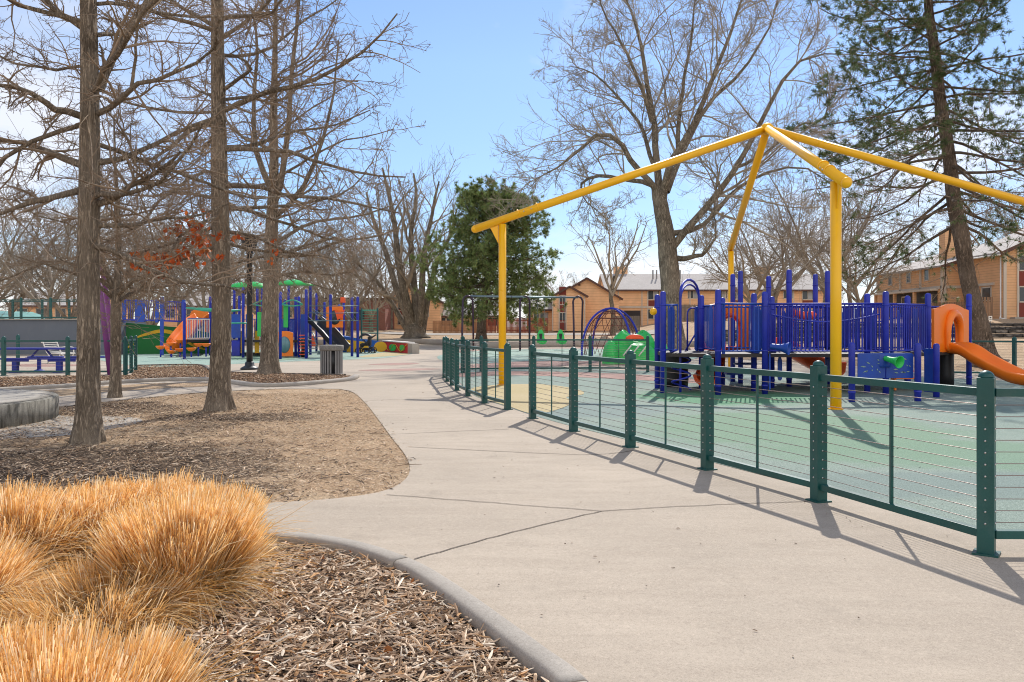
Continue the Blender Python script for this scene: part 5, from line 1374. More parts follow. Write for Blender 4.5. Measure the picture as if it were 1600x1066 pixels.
ribbon(ww, [(.0, .3), (.3, .4), (.55, .55)], .12, Vector((0, -.165, 0)), 'yellowpaint')
br = thing('ramp_railing', 'blue baluster railing running along the top of the green wall', 'railing', (x0, 43.2, z0))
pts_ = [(x0, 43.4, z0+.05), (px_x(250, 43.6), 43.6, z0+.0), (px_x(287, 44), 44, z1+.25)]
for i in range(2):
    A, B = Vector(pts_[i]), Vector(pts_[i+1]); mb = MB(); n = int((B-A).length/.11)
    mb.bar(A+Vector((0, 0, 1.12)), B+Vector((0, 0, 1.12)), .05, .04); mb.bar(A+Vector((0, 0, .1)), B+Vector((0, 0, .1)), .06, .08)
    for k in range(1, n): q = A+(B-A)*k/n; mb.bar(q+Vector((0, 0, .1)), q+Vector((0, 0, 1.12)), .02, .02)
    mb.build('baluster_panel', M['blue'], br)
for i, (x, y) in enumerate(((x0+.1, 43.45), (px_x(219, 43.5), 43.5), (px_x(246, 43.6), 43.55), (px_x(253, 42.2), 42.2), (px_x(287, 44), 44))):
    MB().box((x, y, (z0+1.3)/2 if i == 3 else z0+.6), (.16 if i != 1 else .5, .1, z0+1.3 if i == 3 else 1.2)).build('railing_post', M['blue2'], br)

# seat walls with mural
def seat_wall(root, path, h0, h1, mat, th=.4):
    mb = MB(); n = len(path); vs = []
    for i, (x, y) in enumerate(path):
        h = h0+(h1-h0)*i/(n-1); j0 = path[max(i-1, 0)]; j1 = path[min(i+1, n-1)]; t = Vector((j1[0]-j0[0], j1[1]-j0[1], 0)).normalized(); nn = Vector((-t.y, t.x, 0))*th
        vs += [(x, y, 0), (x, y, h), (x+nn.x, y+nn.y, h), (x+nn.x, y+nn.y, 0)]
    mb.add(vs, [(i*4+k, i*4+(k+1) % 4, i*4+4+(k+1) % 4, i*4+4+k) for i in range(n-1) for k in range(4)]+[(0, 1, 2, 3), tuple((n-1)*4+k for k in (3, 2, 1, 0))])
    return mb.build('wall_body', M[mat], root)
rw = thing('seat_wall', 'low red seat wall with green wavy mural ending in bare concrete', 'wall', (px_x(622, 46), 46, 0))
e0, e1 = P(598, 0, 49), P(637, 0, 45); pa_ = [(e0[0]+(e1[0]-e0[0])*k/3, e0[1]+(e1[1]-e0[1])*k/3) for k in range(4)]
seat_wall(rw, [(x, y) for x, y in pa_], .62, .56, 'redpaint')
pe = [P(637, 0, 45)[:2], P(644, 0, 44.5)[:2]]; seat_wall(rw, pe, .56, .54, 'curb', .42)
mb = MB(); 
A = Vector((pa_[0][0], pa_[0][1], 0)); B = Vector((pa_[3][0], pa_[3][1], 0)); Lr = (B-A).length; nrm = Vector(((B-A).y, -(B-A).x, 0)).normalized()*.02
def disc(c, ru, rz_, n=20): return [(c[0]+ru*math.cos(2*PI*k/n), c[1]+rz_*math.sin(2*PI*k/n)) for k in range(n)]
MB().plate(A+nrm, B-A, (0, 0, 1), [disc((Lr*.42, .27), Lr*.14, .20)], .01).plate(A+nrm, B-A, (0, 0, 1), [disc((Lr*.80, .30), Lr*.10, .17)], .01).build('green_spots', M['green'], rw)
wv = MB(); wv.tube([A+(B-A)*t+nrm*1.4+Vector((0, 0, .29+.19*math.sin(t*13+1.2))) for t in np.linspace(.02, .99, 40)], .022, 5); wv.build('wave_line', M['yellowpaint'], rw)
MB().sweep([(x, y, .60-.012*i) for i, (x, y) in enumerate(pa_)], [(-.42, .0), (-.42, .06), (.04, .06), (.04, .0)]).build('wall_cap', M['white'], rw)
bw = thing('seat_wall', 'low blue and yellow painted seat wall behind the stroller', 'wall', (px_x(560, 47), 47, 0))
seat_wall(bw, [P(532, 0, 47.5)[:2], P(555, 0, 47)[:2], P(575, 0, 48)[:2], P(596, 0, 49.4)[:2]], .95, .60, 'bluepaint')
q0 = P(541, 0, 46.8)
MB().plate((q0[0], 46.95, 0), (1, 0, 0), (0, 0, 1), [[(0, .05), (.95, .05), (1.25, .3), (.95, .62), (0, .72)]], .05).build('yellow_patch', M['yellowpaint'], bw)
MB().plate((P(583, 0, 47)[0], 47.4, 0), (1, .3, 0), (0, 0, 1), [disc((.35, .32), .36, .3)], .05).build('yellow_patch', M['yellowpaint'], bw)

# picnic table
pt_ = thing('picnic_table', 'long blue metal picnic table with bench seats inside the left enclosure', 'table', (px_x(60, 27), 27, 0))
xa, xb = px_x(2, 27), px_x(131, 27)
MB().box(((xa+xb)/2, 27, .745), (xb-xa, .75, .055)).build('tabletop', M['navy'], pt_, bevel=.015)
for x0_, x1_ in ((px_x(3, 26.3), px_x(57, 26.3)), (px_x(68, 26.3), px_x(130, 26.3))):
    for y in (26.25, 27.8):
        s = MB().prism([(x0_, y-.14), (x1_, y-.14), (x1_+.03, y), (x1_, y+.14), (x0_, y+.14), (x0_-.03, y)], .42, .47).prism([(x0_+.2, y-.1), (x1_-.15, y-.1), (x1_-.3, y+.1), (x0_+.3, y+.1)], .36, .42).build('bench_seat', M['navy'], pt_, bevel=.01)
    xm = x0_+(x1_-x0_)*.42
    for xx, y, w_ in ((xm, 26.25, .15), (xm+.32, 27.0, .09)):
        MB().box((xx, y, .2), (w_, w_, .40)).lathe([(.2, 0), (.16, .03), (.08, .06)], (xx, y, .012), 12).build('leg', M['navy'], pt_)
MB().bar((px_x(48, 27), 27, .45), (px_x(60, 27), 27, .72), .05, .05).bar((px_x(83, 27), 27, .45), (px_x(72, 27), 27, .72), .05, .05).bar((px_x(40, 27), 27, .43), (px_x(95, 27), 27, .43), .06, .06).build('brace', M['navy'], pt_)
# pale bench by the wall
bn = thing('park_bench', 'pale slatted bench with arm loops in front of the grey wall', 'bench', (px_x(96, 33), 33, 0))
bx_, by_ = px_x(93, 33), 33
seatp = [(-.55, .82), (-.50, .86), (-.36, .50), (-.28, .42), (.18, .40), (.24, .36)]
mb = MB()
for (u0, h0), (u1, h1) in zip(seatp[1:-1], seatp[2:]):
    n = max(1, int(math.hypot(u1-u0, h1-h0)/.075))
    for k in range(n): t = (k+.5)/n; mb.box((bx_+u0+(u1-u0)*t+.0, by_+.2, h0+(h1-h0)*t), (.05, .95, .02))
mb.build('slats', M['white'], bn)
for y in (by_-.3, by_+.7):
    MB().tube([(bx_+u, y, h) for u, h in catmull(seatp, 4)], .022, 6).build('side_frame', M['white'], bn)
    MB().tube([(bx_-.42, y, .62), (bx_+.0, y, .66), (bx_+.18, y, .62), (bx_+.2, y, .4), (bx_+.12, y, .2), (bx_+.22, y, 0)], .022, 6).build('arm_loop', M['white'], bn)
    MB().tube([(bx_-.3, y, .42), (bx_-.2, y, .2), (bx_-.32, y, 0)], .022, 6).build('leg', M['white'], bn)
# purple poles
pp = thing('leaning_swing', 'purple leaning pipe frame rising behind the nearest oak', 'swing', G(173, 588))
D_ = 24.5
MB().tube([G(173, 588), P(158, 465, D_+.3), P(153, 425, D_+.4)], [.085, .085, .07], 12).build('leg', M['purple'], pp)
MB().tube([(P(181, 0, 29)[0], 29, 0), P(169, 480, 29), P(160, 425, 28.6), P(153, 400, 28)], [.085, .085, .08, .07], 12).build('leg', M['purple'], pp)
MB().tube([P(153, 425, D_+.4), P(153, 398, 27.5)], .07, 12).build('brace', M['purple'], pp)
# lamp post
lp_ = thing('street_lamp', 'dark metal lamp post on a round flared base by the far mulch bed', 'lamp', G(390, 578))
lx, ly, _ = G(390, 578)
MB().lathe([(.30, 0), (.30, .05), (.24, .09), (.16, .13), (.145, .24), (.11, .27)], (lx, ly, .01), 24).build('base', M['lamp'], lp_)
MB().lathe([(.105, .27), (.098, 1.2), (.085, 3.9), (.11, 3.92), (.11, 4.0)], (lx, ly, 0), 20).build('pole', M['lamp'], lp_)
hd_ = MB().lathe([(.10, 4.0), (.20, 4.05), (.20, 4.09), (.30, 4.42), (.32, 4.45), (.26, 4.5), (.05, 4.62), (.001, 4.66)], (lx, ly, 0), 20).build('lamp_head', M['lamp'], lp_)
# litter bin
tb = thing('litter_bin', 'round slatted grey metal litter bin at the end of the mulch bed', 'bin', G(518, 586))
tx, ty, _ = G(518, 586)
MB().lathe([(.29, .03), (.29, .74)], (tx, ty, 0), 28).build('liner', M['black'], tb)
for k in range(26):
    a = 2*PI*k/26
    if abs((a-(-PI/2+.35)+PI) % (2*PI)-PI) < .03: continue
    MB().box((tx+.325*math.cos(a), ty+.325*math.sin(a), .385), (.014, .049, .74), a).build('slat', M['grey'], tb)
MB().lathe([(.335, 0), (.335, .03), (.30, .03)], (tx, ty, .02), 28).build('bottom_band', M['grey'], tb)
def granite():
    t = NT('speckled_lid'); t.col(t.ramp(t.noise(60, 4, rough=.8), [(.35, (.08, .075, .07)), (.55, (.25, .23, .2)), (.7, (.45, .42, .37))])); t.rough(.7); return t.m
MB().lathe([(.30, .73), (.352, .74), (.36, .76), (.36, .885), (.345, .90), (.17, .91), (.15, .86)], (tx, ty, 0), 32).build('lid', granite(), tb)
# stroller
st = thing('stroller', 'black baby stroller parked by the painted seat wall', 'stroller', G(573, 552))
sx, sy, _ = G(573, 552.5)
for dx_, dy_, r in ((-.42, -.25, .15), (-.42, .25, .15), (.32, -.28, .17), (.32, .28, .17), (.05, -.28, .14)):
    mb = MB(); mb.tube([(sx+dx_+r*math.cos(a), sy+dy_, r+.01+r*math.sin(a)) for a in np.linspace(0, 2*PI, 18)[:-1]], .028, 6, False, True)
    for k in range(5): a = k*PI*2/5; mb.tube([(sx+dx_, sy+dy_, r+.01), (sx+dx_+r*math.cos(a), sy+dy_, r+.01+r*math.sin(a))], .009, 4)
    mb.build('wheel', M['black'], st)
for dy_ in (-.22, .22):
    MB().tube([(sx-.42, sy+dy_, .18), (sx-.1, sy+dy_, .5), (sx+.25, sy+dy_, .85), (sx+.5, sy+dy_, 1.02)], .022, 6).tube([(sx+.32, sy+dy_, .2), (sx+.05, sy+dy_, .5), (sx-.2, sy+dy_, .75)], .022, 6).build('frame', M['black'], st)
MB().tube([(sx+.5, sy-.22, 1.02), (sx+.5, sy+.22, 1.02)], .028, 8).build('handlebar', M['black'], st)
MB().box((sx-.02, sy, .50), (.50, .40, .16)).box((sx+.16, sy, .70), (.16, .40, .46)).box((sx-.26, sy, .44), (.16, .36, .2)).build('seat', M['black'], st, bevel=.03)
can = MB(); vs = []; n = 10
for i in range(n+1):
    a = PI*.05+PI*.75*i/n
    for y in (-.21, -.15, .15, .21): vs.append((sx+.02-.40*math.cos(a)-.06, sy+y, .72+(.38 if abs(y) < .2 else .26)*math.sin(a)))
can.add(vs, [(i*4+k, i*4+k+1, i*4+5+k, i*4+4+k) for i in range(n) for k in range(3)], True).build('canopy', M['black'], st)
MB().box((sx+.0, sy, .24), (.4, .34, .14)).build('basket', M['black'], st, bevel=.03)

# low edging wall at the end of the walk and behind the swings
ew = thing('edging_wall', 'long low concrete edging wall curving round the far end of the walk', 'wall', (-5, 70, 0))
pth_ = catmull([(-24, 63.5), (-15.2, 66.4), (-12, 70.5), (-8.5, 70.6), (-5.5, 66), (-3.2, 59), (-1.8, 56.5), (1.5, 58.5), (7, 60.5), (13, 60), (16, 56)], 5)
MB().sweep([(x, y, 0) for x, y in pth_], [(-.2, -.1), (-.2, .42), (-.17, .45), (.17, .45), (.2, .42), (.2, -.1)]).build('wall_body', M['curb'], ew)
# grey paving/parking strip and fences behind
def board_fence(x0, x1, y, h, mat, label, z=None, gap=.02, bw_=.14, cat='fence', nm='wooden_fence', y1=None):
    y1 = y if y1 is None else y1
    zz_ = float(H((x0+x1)/2, y)) if z is None else z
    t = thing(nm, label, cat, ((x0+x1)/2, y, zz_)); L_ = math.hypot(x1-x0, y1-y); n = int(L_/bw_); mb = MB(); ang = math.atan2(y1-y, x1-x0); rr_ = random.Random(int(x0*10))
    for k in range(n):
        f_ = (k+.5)/n; mb.box((x0+(x1-x0)*f_, y+(y1-y)*f_, zz_+h/2+rr_.uniform(-.02, .02)), (bw_-gap, .03, h), ang)
    mb.build('boards', M[mat], t)
    r = MB()
    for z_ in (.3, h-.3): r.bar((x0, y+.04, zz_+z_), (x1, y1+.04, zz_+z_), .04, .09)
    r.build('rails', M[mat], t)
    return t
d_ = 98
board_fence(px_x(776, d_), px_x(856, d_), d_, 1.75, 'wood_red', 'red stained board fence left of the gabled orange house')
board_fence(px_x(738, d_), px_x(775, d_), d_, 1.6, 'wood_red', 'darker red board fence glimpsed under the green pine')
board_fence(px_x(716, 96), px_x(757, 96), 96, 1.6, 'wood_tan', 'bright tan board fence panel behind the first swing arch')
board_fence(px_x(676, 97), px_x(716, 97), 97, 1.45, 'wood_tan', 'tan board fence between the many stemmed tree and the swing arch')
board_fence(px_x(1046, 92), px_x(1135, 92), 92, 1.9, 'wood_grey', 'weathered grey board fence below the row house, right of the dome climber')
board_fence(px_x(955, 98), px_x(1000, 98), 98, 2.0, 'wood_grey', 'grey board fence between the small forked tree and the row house')
board_fence(px_x(1415, 65.5), px_x(1524, 60), 65.5, 1.35, 'wood_brown', 'brown picket fence below the right row of houses', z=1.95, gap=.045, y1=60, bw_=.2)
board_fence(px_x(1526, 57), px_x(1552, 57), 57, 1.6, 'wood_brown', 'short brown picket fence beside the nearest tan house', z=1.9, gap=.045, bw_=.2)
gs = [(-15, 84), (15, 84), (15, 92), (-15, 92)]
me = bpy.data.meshes.new('parking_strip'); gg = []
vs = []; fs = []; nx_ = 20
for i in range(nx_+1):
    x = -14+30*i/nx_
    for y in (82, 84, 86, 88, 90, 92, 94): vs.append((x, y, float(H(x, y))+.035+.02))
for i in range(nx_):
    for j in range(6): fs.append((i*7+j, i*7+7+j, i*7+8+j, i*7+j+1))
me.from_pydata(vs, [], fs); tag(new_obj('parking_road', me, M['curb']), kind='structure')

# ============================================================ houses
class House:
    def __init__(s, name, label, x0, x1, y0, y1, zb, eave, ridge, axis='x', wall='siding_smooth', over=.45, cat='house', trim=True, half=False):
        s.t = thing(name, label, cat, ((x0+x1)/2, y0, zb)); s.y0 = y0; s.wall = M[wall]
        mb = MB()
        if axis == 'x':
            my = (y0+y1)/2
            mb.box(((x0+x1)/2, my, (zb+eave)/2), (x1-x0, y1-y0, eave-zb))
            mb.add([(x0, y0, eave), (x0, y1, eave), (x0, my, ridge)], [(0, 1, 2)]).add([(x1, y0, eave), (x1, y1, eave), (x1, my, ridge)], [(0, 2, 1)])
        else:
            mx_ = (x0+x1)/2
            mb.box((mx_, (y0+y1)/2, (zb+eave)/2), (x1-x0, y1-y0, eave-zb))
            mb.add([(x0, y0, eave), (x1, y0, eave), (mx_, y0, ridge)], [(0, 1, 2)]).add([(x0, y1, eave), (x1, y1, eave), (mx_, y1, ridge)], [(0, 2, 1)])
        s.w = mb.build('wall', s.wall, s.t)
        rf = MB(); th = .14; o = over
        if axis == 'x':
            k = (ridge-eave)/(my-y0)
            for sg in (-1, 1):
                ye = my+sg*((my-y0)+o); ze = eave-k*o
                rf.add([(x0-o, ye, ze+.06), (x1+o, ye, ze+.06), (x1+o, my, ridge+.06), (x0-o, my, ridge+.06), (x0-o, ye, ze+.06+th), (x1+o, ye, ze+.06+th), (x1+o, my, ridge+.06+th), (x0-o, my, ridge+.06+th)],
                       [(0, 1, 2, 3), (7, 6, 5, 4), (0, 4, 5, 1), (1, 5, 6, 2), (3, 7, 4, 0)])
            s.r = rf.build('roof', M['roof'], s.t)
            MB().box(((x0+x1)/2, y0-o-.02, eave-k*o+.08), (x1-x0+2*o, .05, .22)).build('fascia', M['brown'], s.t)
        else:
            k = (ridge-eave)/(mx_-x0); fa = MB()
            for sg in (-1, 1):
                xe = mx_+sg*((mx_-x0)+o); ze = eave-k*o
                rf.add([(xe, y0-o, ze+.06), (xe, y1+o, ze+.06), (mx_, y1+o, ridge+.06), (mx_, y0-o, ridge+.06), (xe, y0-o, ze+.06+th), (xe, y1+o, ze+.06+th), (mx_, y1+o, ridge+.06+th), (mx_, y0-o, ridge+.06+th)],
                       [(0, 1, 2, 3), (7, 6, 5, 4), (0, 4, 5, 1), (1, 5, 6, 2), (3, 7, 4, 0)])
                fa.bar((xe, y0-o-.03, ze+.06), (mx_, y0-o-.03, ridge+.06), .05, .26)
            s.r = rf.build('roof', M['roof'], s.t); fa.build('fascia', M['brown'], s.t)
    def window(s, cx_, cz, w_, h_, y=None, side=None, curtain=False):
        y = s.y0 if y is None else y; mb = MB(); f_ = .09
        for dx_, dz_, a_, b_ in ((-w_/2, 0, f_, h_+f_), (w_/2, 0, f_, h_+f_), (0, h_/2, w_, f_), (0, -h_/2, w_, f_), (0, 0, .05, h_)): mb.box((cx_+dx_, y-.03, cz+dz_), (a_, .06 if dx_ or dz_ else .045, b_))
        f = mb.build('window', M['trim'], s.t)
        MB().box((cx_, y-.008, cz), (w_-.02, .02, h_-.02)).build('pane', M['glass'], f)
        if curtain: MB().box((cx_+w_*.22, y-.022, cz+.0), (w_*.4, .01, h_-.1)).build('blind', M['curtain'], f)
    def box(s, nm, c, sz, mat): return MB().box(c, sz).build(nm, M[mat], s.t)
def zpx(py_, d): return HC+(HY-py_)*d/F
d_ = 105
hb = House('gabled_house', 'pale orange house whose front gable has stacked windows and red panels', px_x(866, d_), px_x(958, d_+6), d_, d_+12, .95, zpx(466, d_), zpx(436, d_), 'y', 'siding_smooth')
fx0, fx1 = px_x(864, d_-2), px_x(914, d_-2)
hb2 = House('house_wing', 'narrow front gable wing with a column of red panels on the orange house', fx0, fx1, d_-3, d_-.05, .95, zpx(463, d_-3), zpx(449, d_-3), 'y', 'siding_smooth', .3)
cxw = px_x(879, d_-3)
for py_, h_ in ((457, 1.2), (481, 1.35), (509, 1.2)): hb2.box('red_panel', (cxw, d_-3-.02, zpx(py_-1, d_-3)), (.85, .05, h_), 'redpanel')
for py_ in (469, 496): hb2.window(cxw, zpx(py_, d_-3), .78, 1.15)
for px_ in (863.5, 873.5, 884.5, 913.5): hb2.box('corner_trim', (px_x(px_, d_-3), d_-3-.03, (1+zpx(463, d_-3))/2), (.12, .07, zpx(463, d_-3)-1), 'trim')
hb.box('vent', (px_x(905, d_), d_-.03, zpx(444, d_)), (.3, .05, .4), 'brown')
hb3 = House('house_wing', 'low orange annex with two small windows behind the green pine', px_x(826, d_), px_x(865, d_), d_+1, d_+9, .95, zpx(484, d_), zpx(470, d_), 'x', 'siding_smooth')
hb3.window(px_x(838, d_+1), zpx(497, d_), .7, 1.3); hb3.window(px_x(850, d_+1), zpx(497, d_), 1.0, 1.3, curtain=True)
d_ = 112
rh = House('row_house', 'long two storey orange row house under a grey shingle roof behind the cottonwood', px_x(950, d_), px_x(1310, d_), d_, d_+12, .95, zpx(453, d_), zpx(426, d_), 'x', 'siding_smooth')
for px_ in (966, 1003, 1012, 1052, 1078, 1133, 1180, 1240, 1290): rh.box('corner_trim', (px_x(px_, d_), d_-.03, (1+zpx(454, d_))/2), (.15, .07, zpx(454, d_)-1), 'trim')
rh.box('band', (px_x(1130, d_), d_-.04, zpx(480, d_)), (px_x(1310, d_)-px_x(955, d_), .08, .25), 'trim')
for px_ in (1021, 1150, 1262):
    rh.window(px_x(px_, d_), zpx(461, d_), 1.5, 1.25, curtain=True); rh.box('red_panel', (px_x(px_, d_), d_-.03, zpx(474.5, d_)), (1.4, .06, .85), 'redpanel'); rh.window(px_x(px_, d_), zpx(491, d_), 1.5, 1.3, curtain=True)
for px_ in (1083, 1128, 1205, 1232): rh.window(px_x(px_, d_), zpx(459, d_), 1.4, 1.3, curtain=True)
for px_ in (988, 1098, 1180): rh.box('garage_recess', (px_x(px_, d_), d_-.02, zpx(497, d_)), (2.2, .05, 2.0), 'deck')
for px_, nm in ((1028, 'vent_pipe'), (1072, 'vent_pipe'), (1034, 'vent_pipe')): rh.box(nm, (px_x(px_, d_), d_+4, zpx(430, d_)), (.18, .18, 1.9), 'grey')
for px_ in (980, 1215): rh.box('chimney', (px_x(px_, d_), d_+7, zpx(424, d_)), (1.9, 1.2, 2.2), 'siding_smooth')
# right-hand houses: their long sides recede away from the viewer
def side_window(h_, x, yc, zc_, wy, hz_):
    mb = MB(); f_ = .10
    for dy_, dz_, a_, b_ in ((-wy/2, 0, f_, hz_+f_), (wy/2, 0, f_, hz_+f_), (0, hz_/2, wy, f_), (0, -hz_/2, wy, f_)): mb.box((x-.03, yc+dy_, zc_+dz_), (.06, a_, b_))
    f = mb.build('window', M['trim'], h_.t); MB().box((x-.012, yc, zc_), (.02, wy-.02, hz_-.02)).build('pane', M['glass'], f)
XR = px_x(1474, 66); zb = 2.0
rr = House('row_house', 'tan lap sided row house with dark recessed ground floor behind the leaning pine', XR, XR+15, 66, 78, zb, 6.25, 8.6, 'y', 'siding')
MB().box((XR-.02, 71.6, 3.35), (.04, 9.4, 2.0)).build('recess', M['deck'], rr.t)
MB().box((XR-.35, 71.9, 4.45), (.7, 10.4, .16)).build('overhang', M['trim'], rr.t)
MB().box((XR-.05, 71.9, 4.62), (.10, 11.6, .22)).build('band', M['trim'], rr.t)
for y_ in (66.15, 69.6, 73.2, 77.8): MB().box((XR-.05, y_, 4.1 if y_ < 67 else 5.4), (.10, .22, 4.2 if y_ < 67 else 1.6)).build('corner_trim', M['trim'], rr.t)
for y_ in (69.6, 73.2, 77): MB().box((XR-.55, y_, 3.2), (.22, .22, 2.4)).build('porch_post', M['siding'], rr.t)
side_window(rr, XR, 68.6, 5.75, .75, .95); side_window(rr, XR, 71.7, 5.72, .75, .95); side_window(rr, XR, 75.2, 5.7, .75, .95)
side_window(rr, XR-.03, 68.2, 3.6, 1.0, .9); side_window(rr, XR-.03, 72.4, 3.6, 1.0, .9)
rr.box('band', (px_x(1497, 66), 65.96, 4.62), (px_x(1520, 66)-px_x(1474, 66), .07, .22), 'trim')
rr.box('corner_trim', (XR+.1, 65.95, 4.1), (.2, .08, 4.2), 'trim')
rr.box('chimney', (px_x(1484, 70), 70, 8.2), (1.3, 1.0, 2.6), 'siding'); rr.box('chimney_cap', (px_x(1484, 70), 70, 9.7), (.4, .4, .5), 'grey')
d_ = 60; zb = 1.95; XN = px_x(1568, 60)
nh = House('gabled_house', 'nearest tan lap sided house with rising roofline and red window column at the right edge', XN, XN+12, 60, 64.6, zb, 6.85, 9.6, 'y', 'siding', .5)
nh.box('corner_trim', (XN+.08, d_-.04, 4.4), (.2, .08, 4.9), 'trim'); MB().box((XN-.04, 64.5, 4.4), (.08, .2, 4.9)).build('corner_trim', M['trim'], nh.t)
nh.box('corner_trim', (px_x(1590, d_), d_-.04, 4.6), (.12, .08, 5.3), 'trim')
MB().tube([(XN-.12, d_+.15, zpx(402, d_)), (XN-.12, d_+.15, zpx(493, d_)), (XN-.5, d_-.4, zpx(499, d_))], .05, 8).build('downspout', M['white'], nh.t)
MB().tube([(px_x(1553, d_), d_-.7, zpx(497, d_)), (px_x(1570, d_), d_-.7, zpx(501, d_))], .05, 8).build('downspout', M['white'], nh.t)
MB().tube([(XN-.55, 59.5, 6.62), (XN-.55, 65.1, 6.62)], .06, 8).build('gutter', M['white'], nh.t)
wx = px_x(1602, d_)
for py_, h_ in ((385, .8), (435, 1.15), (485, 1.1)): nh.box('red_panel', (wx, d_-.02, zpx(py_, d_)), (1.0, .05, h_), 'redpanel')
for py_ in (411, 460): nh.window(wx, zpx(py_, d_), 1.0, 1.1, curtain=True)
side_window(nh, XN, 62.1, 3.9, 1.2, 1.0); MB().box((XN-.05, 62.2, 4.62), (.1, 2.2, .2)).build('band', M['trim'], nh.t)
nh.box('slab', (px_x(1600, d_), d_-.3, zpx(498, d_)), (2, .6, .2), 'curb')
# house behind the many-stemmed tree
d_ = 108
lh = House('gabled_house', 'orange house partly hidden behind the many stemmed tree', px_x(592, d_), px_x(688, d_), d_, d_+12, .9, zpx(472, d_), zpx(448, d_), 'y', 'siding_smooth')
lh.window(px_x(628, d_), zpx(478, d_), 1.0, 1.2); lh.window(px_x(628, d_), zpx(500, d_), 1.0, 1.2); lh.box('red_panel', (px_x(628, d_), d_-.02, zpx(489, d_)), (1.0, .05, .9), 'redpanel'); lh.window(px_x(664, d_), zpx(488, d_), 1.0, 1.2)
lh2 = House('low_house', 'low tan house with dark windows seen under the green pine', px_x(672, 110), px_x(790, 110), 110, 120, .9, zpx(494, 110), zpx(478, 110), 'x', 'siding_smooth')
for px_ in (690, 704, 745, 770): lh2.window(px_x(px_, 110), zpx(503, 110), 1.3, 1.1)
bb = thing('brick_building', 'red brick building with a flat roof behind the bare trees', 'building', (px_x(540, 100), 100, 1))
MB().box((px_x(530, 100), 104, 2.6), (11, 8, 4.2)).build('wall', M['brick'], bb); MB().box((px_x(530, 100), 104, 4.8), (11.6, 8.6, .3)).build('roof', M['brown'], bb)
for px_ in (490, 520, 560): MB().box((px_x(px_, 100), 99.97, 2.9), (1.4, .06, 1.2)).build('window', M['glass'], bb)
for (xa_, xb_, ya_, lab) in ((20, 140, 100, 'distant tan house behind the bare trees above the picnic area'), (250, 380, 112, 'distant tan house hidden behind the blue play structure'), (400, 480, 120, 'distant small tan house left of the brick building')):
    h_ = House('distant_house', lab, px_x(xa_, ya_), px_x(xb_, ya_), ya_, ya_+10, 1.0, zpx(478, ya_), zpx(455, ya_), 'x', 'siding_smooth')
    for k in range(4): h_.window(px_x(xa_+(xb_-xa_)*(k+.5)/4, ya_), zpx(490, ya_), 1.3, 1.2)
sh = thing('picnic_shelter', 'teal roofed shelter low behind the ramp fence at the left edge', 'shelter', (px_x(10, 75), 75, 0))
zr = zpx(486, 75); ze = zpx(499, 75); xc = px_x(0, 75)
MB().add([(xc-5, 72, ze), (xc+2.3, 72, ze), (xc, 72, zr), (xc-5, 80, ze), (xc+2.3, 80, ze), (xc, 80, zr), (xc-5, 72, ze+.0)], [(1, 4, 5, 2), (0, 2, 5, 3), (0, 1, 2), (3, 5, 4)]).build('roof', M['teal_roof'], sh)
for x in (xc-4, xc+1.8): MB().tube([(x, 73, 0), (x, 73, ze+.05)], .12, 8).build('post', M['fence'], sh)

# stone terraces and the small sign at the right
for i, (y0_, z0_, hh, lab) in enumerate(((51, .70, .58, 'lower dark stone terrace wall on the right bank'), (54.5, 1.2, .5, 'upper dark stone terrace wall on the right bank'))):
    t = thing('terrace_wall', lab, 'wall', (28, y0_, z0_)); mb = MB(); rr_ = random.Random(9+i)
    for lay in range(3):
        x = 12.5 if i == 0 else 16
        while x < 62:
            l = rr_.uniform(.7, 1.6); mb.box((x+l/2, y0_+rr_.uniform(-.05, .05)+.08*lay, z0_-.15+(lay+.5)*(hh+.15)/3), (l-.04, .5, (hh+.15)/3-.02), rr_.uniform(-.03, .03)); x += l
    mb.build('stones', M['stone'], t, bevel=.03)
sg = thing('park_sign', 'small white notice on a thin dark post on the right bank', 'sign', XH(1547, 46))
sx_, sy_, sz_ = XH(1547, 46)
MB().tube([(sx_, sy_, sz_-.1), (sx_, sy_, zpx(502, 46))], .025, 6).build('post', M['black'], sg)
fb = MB().box((sx_, sy_-.03, zpx(498, 46)), (.20, .015, .30)).build('notice', M['white'], sg)
MB().box((sx_, sy_-.041, zpx(499, 46)), (.12, .006, .03)).box((sx_, sy_-.041, zpx(496.5, 46)), (.09, .006, .06)).build('printing', M['black'], fb)

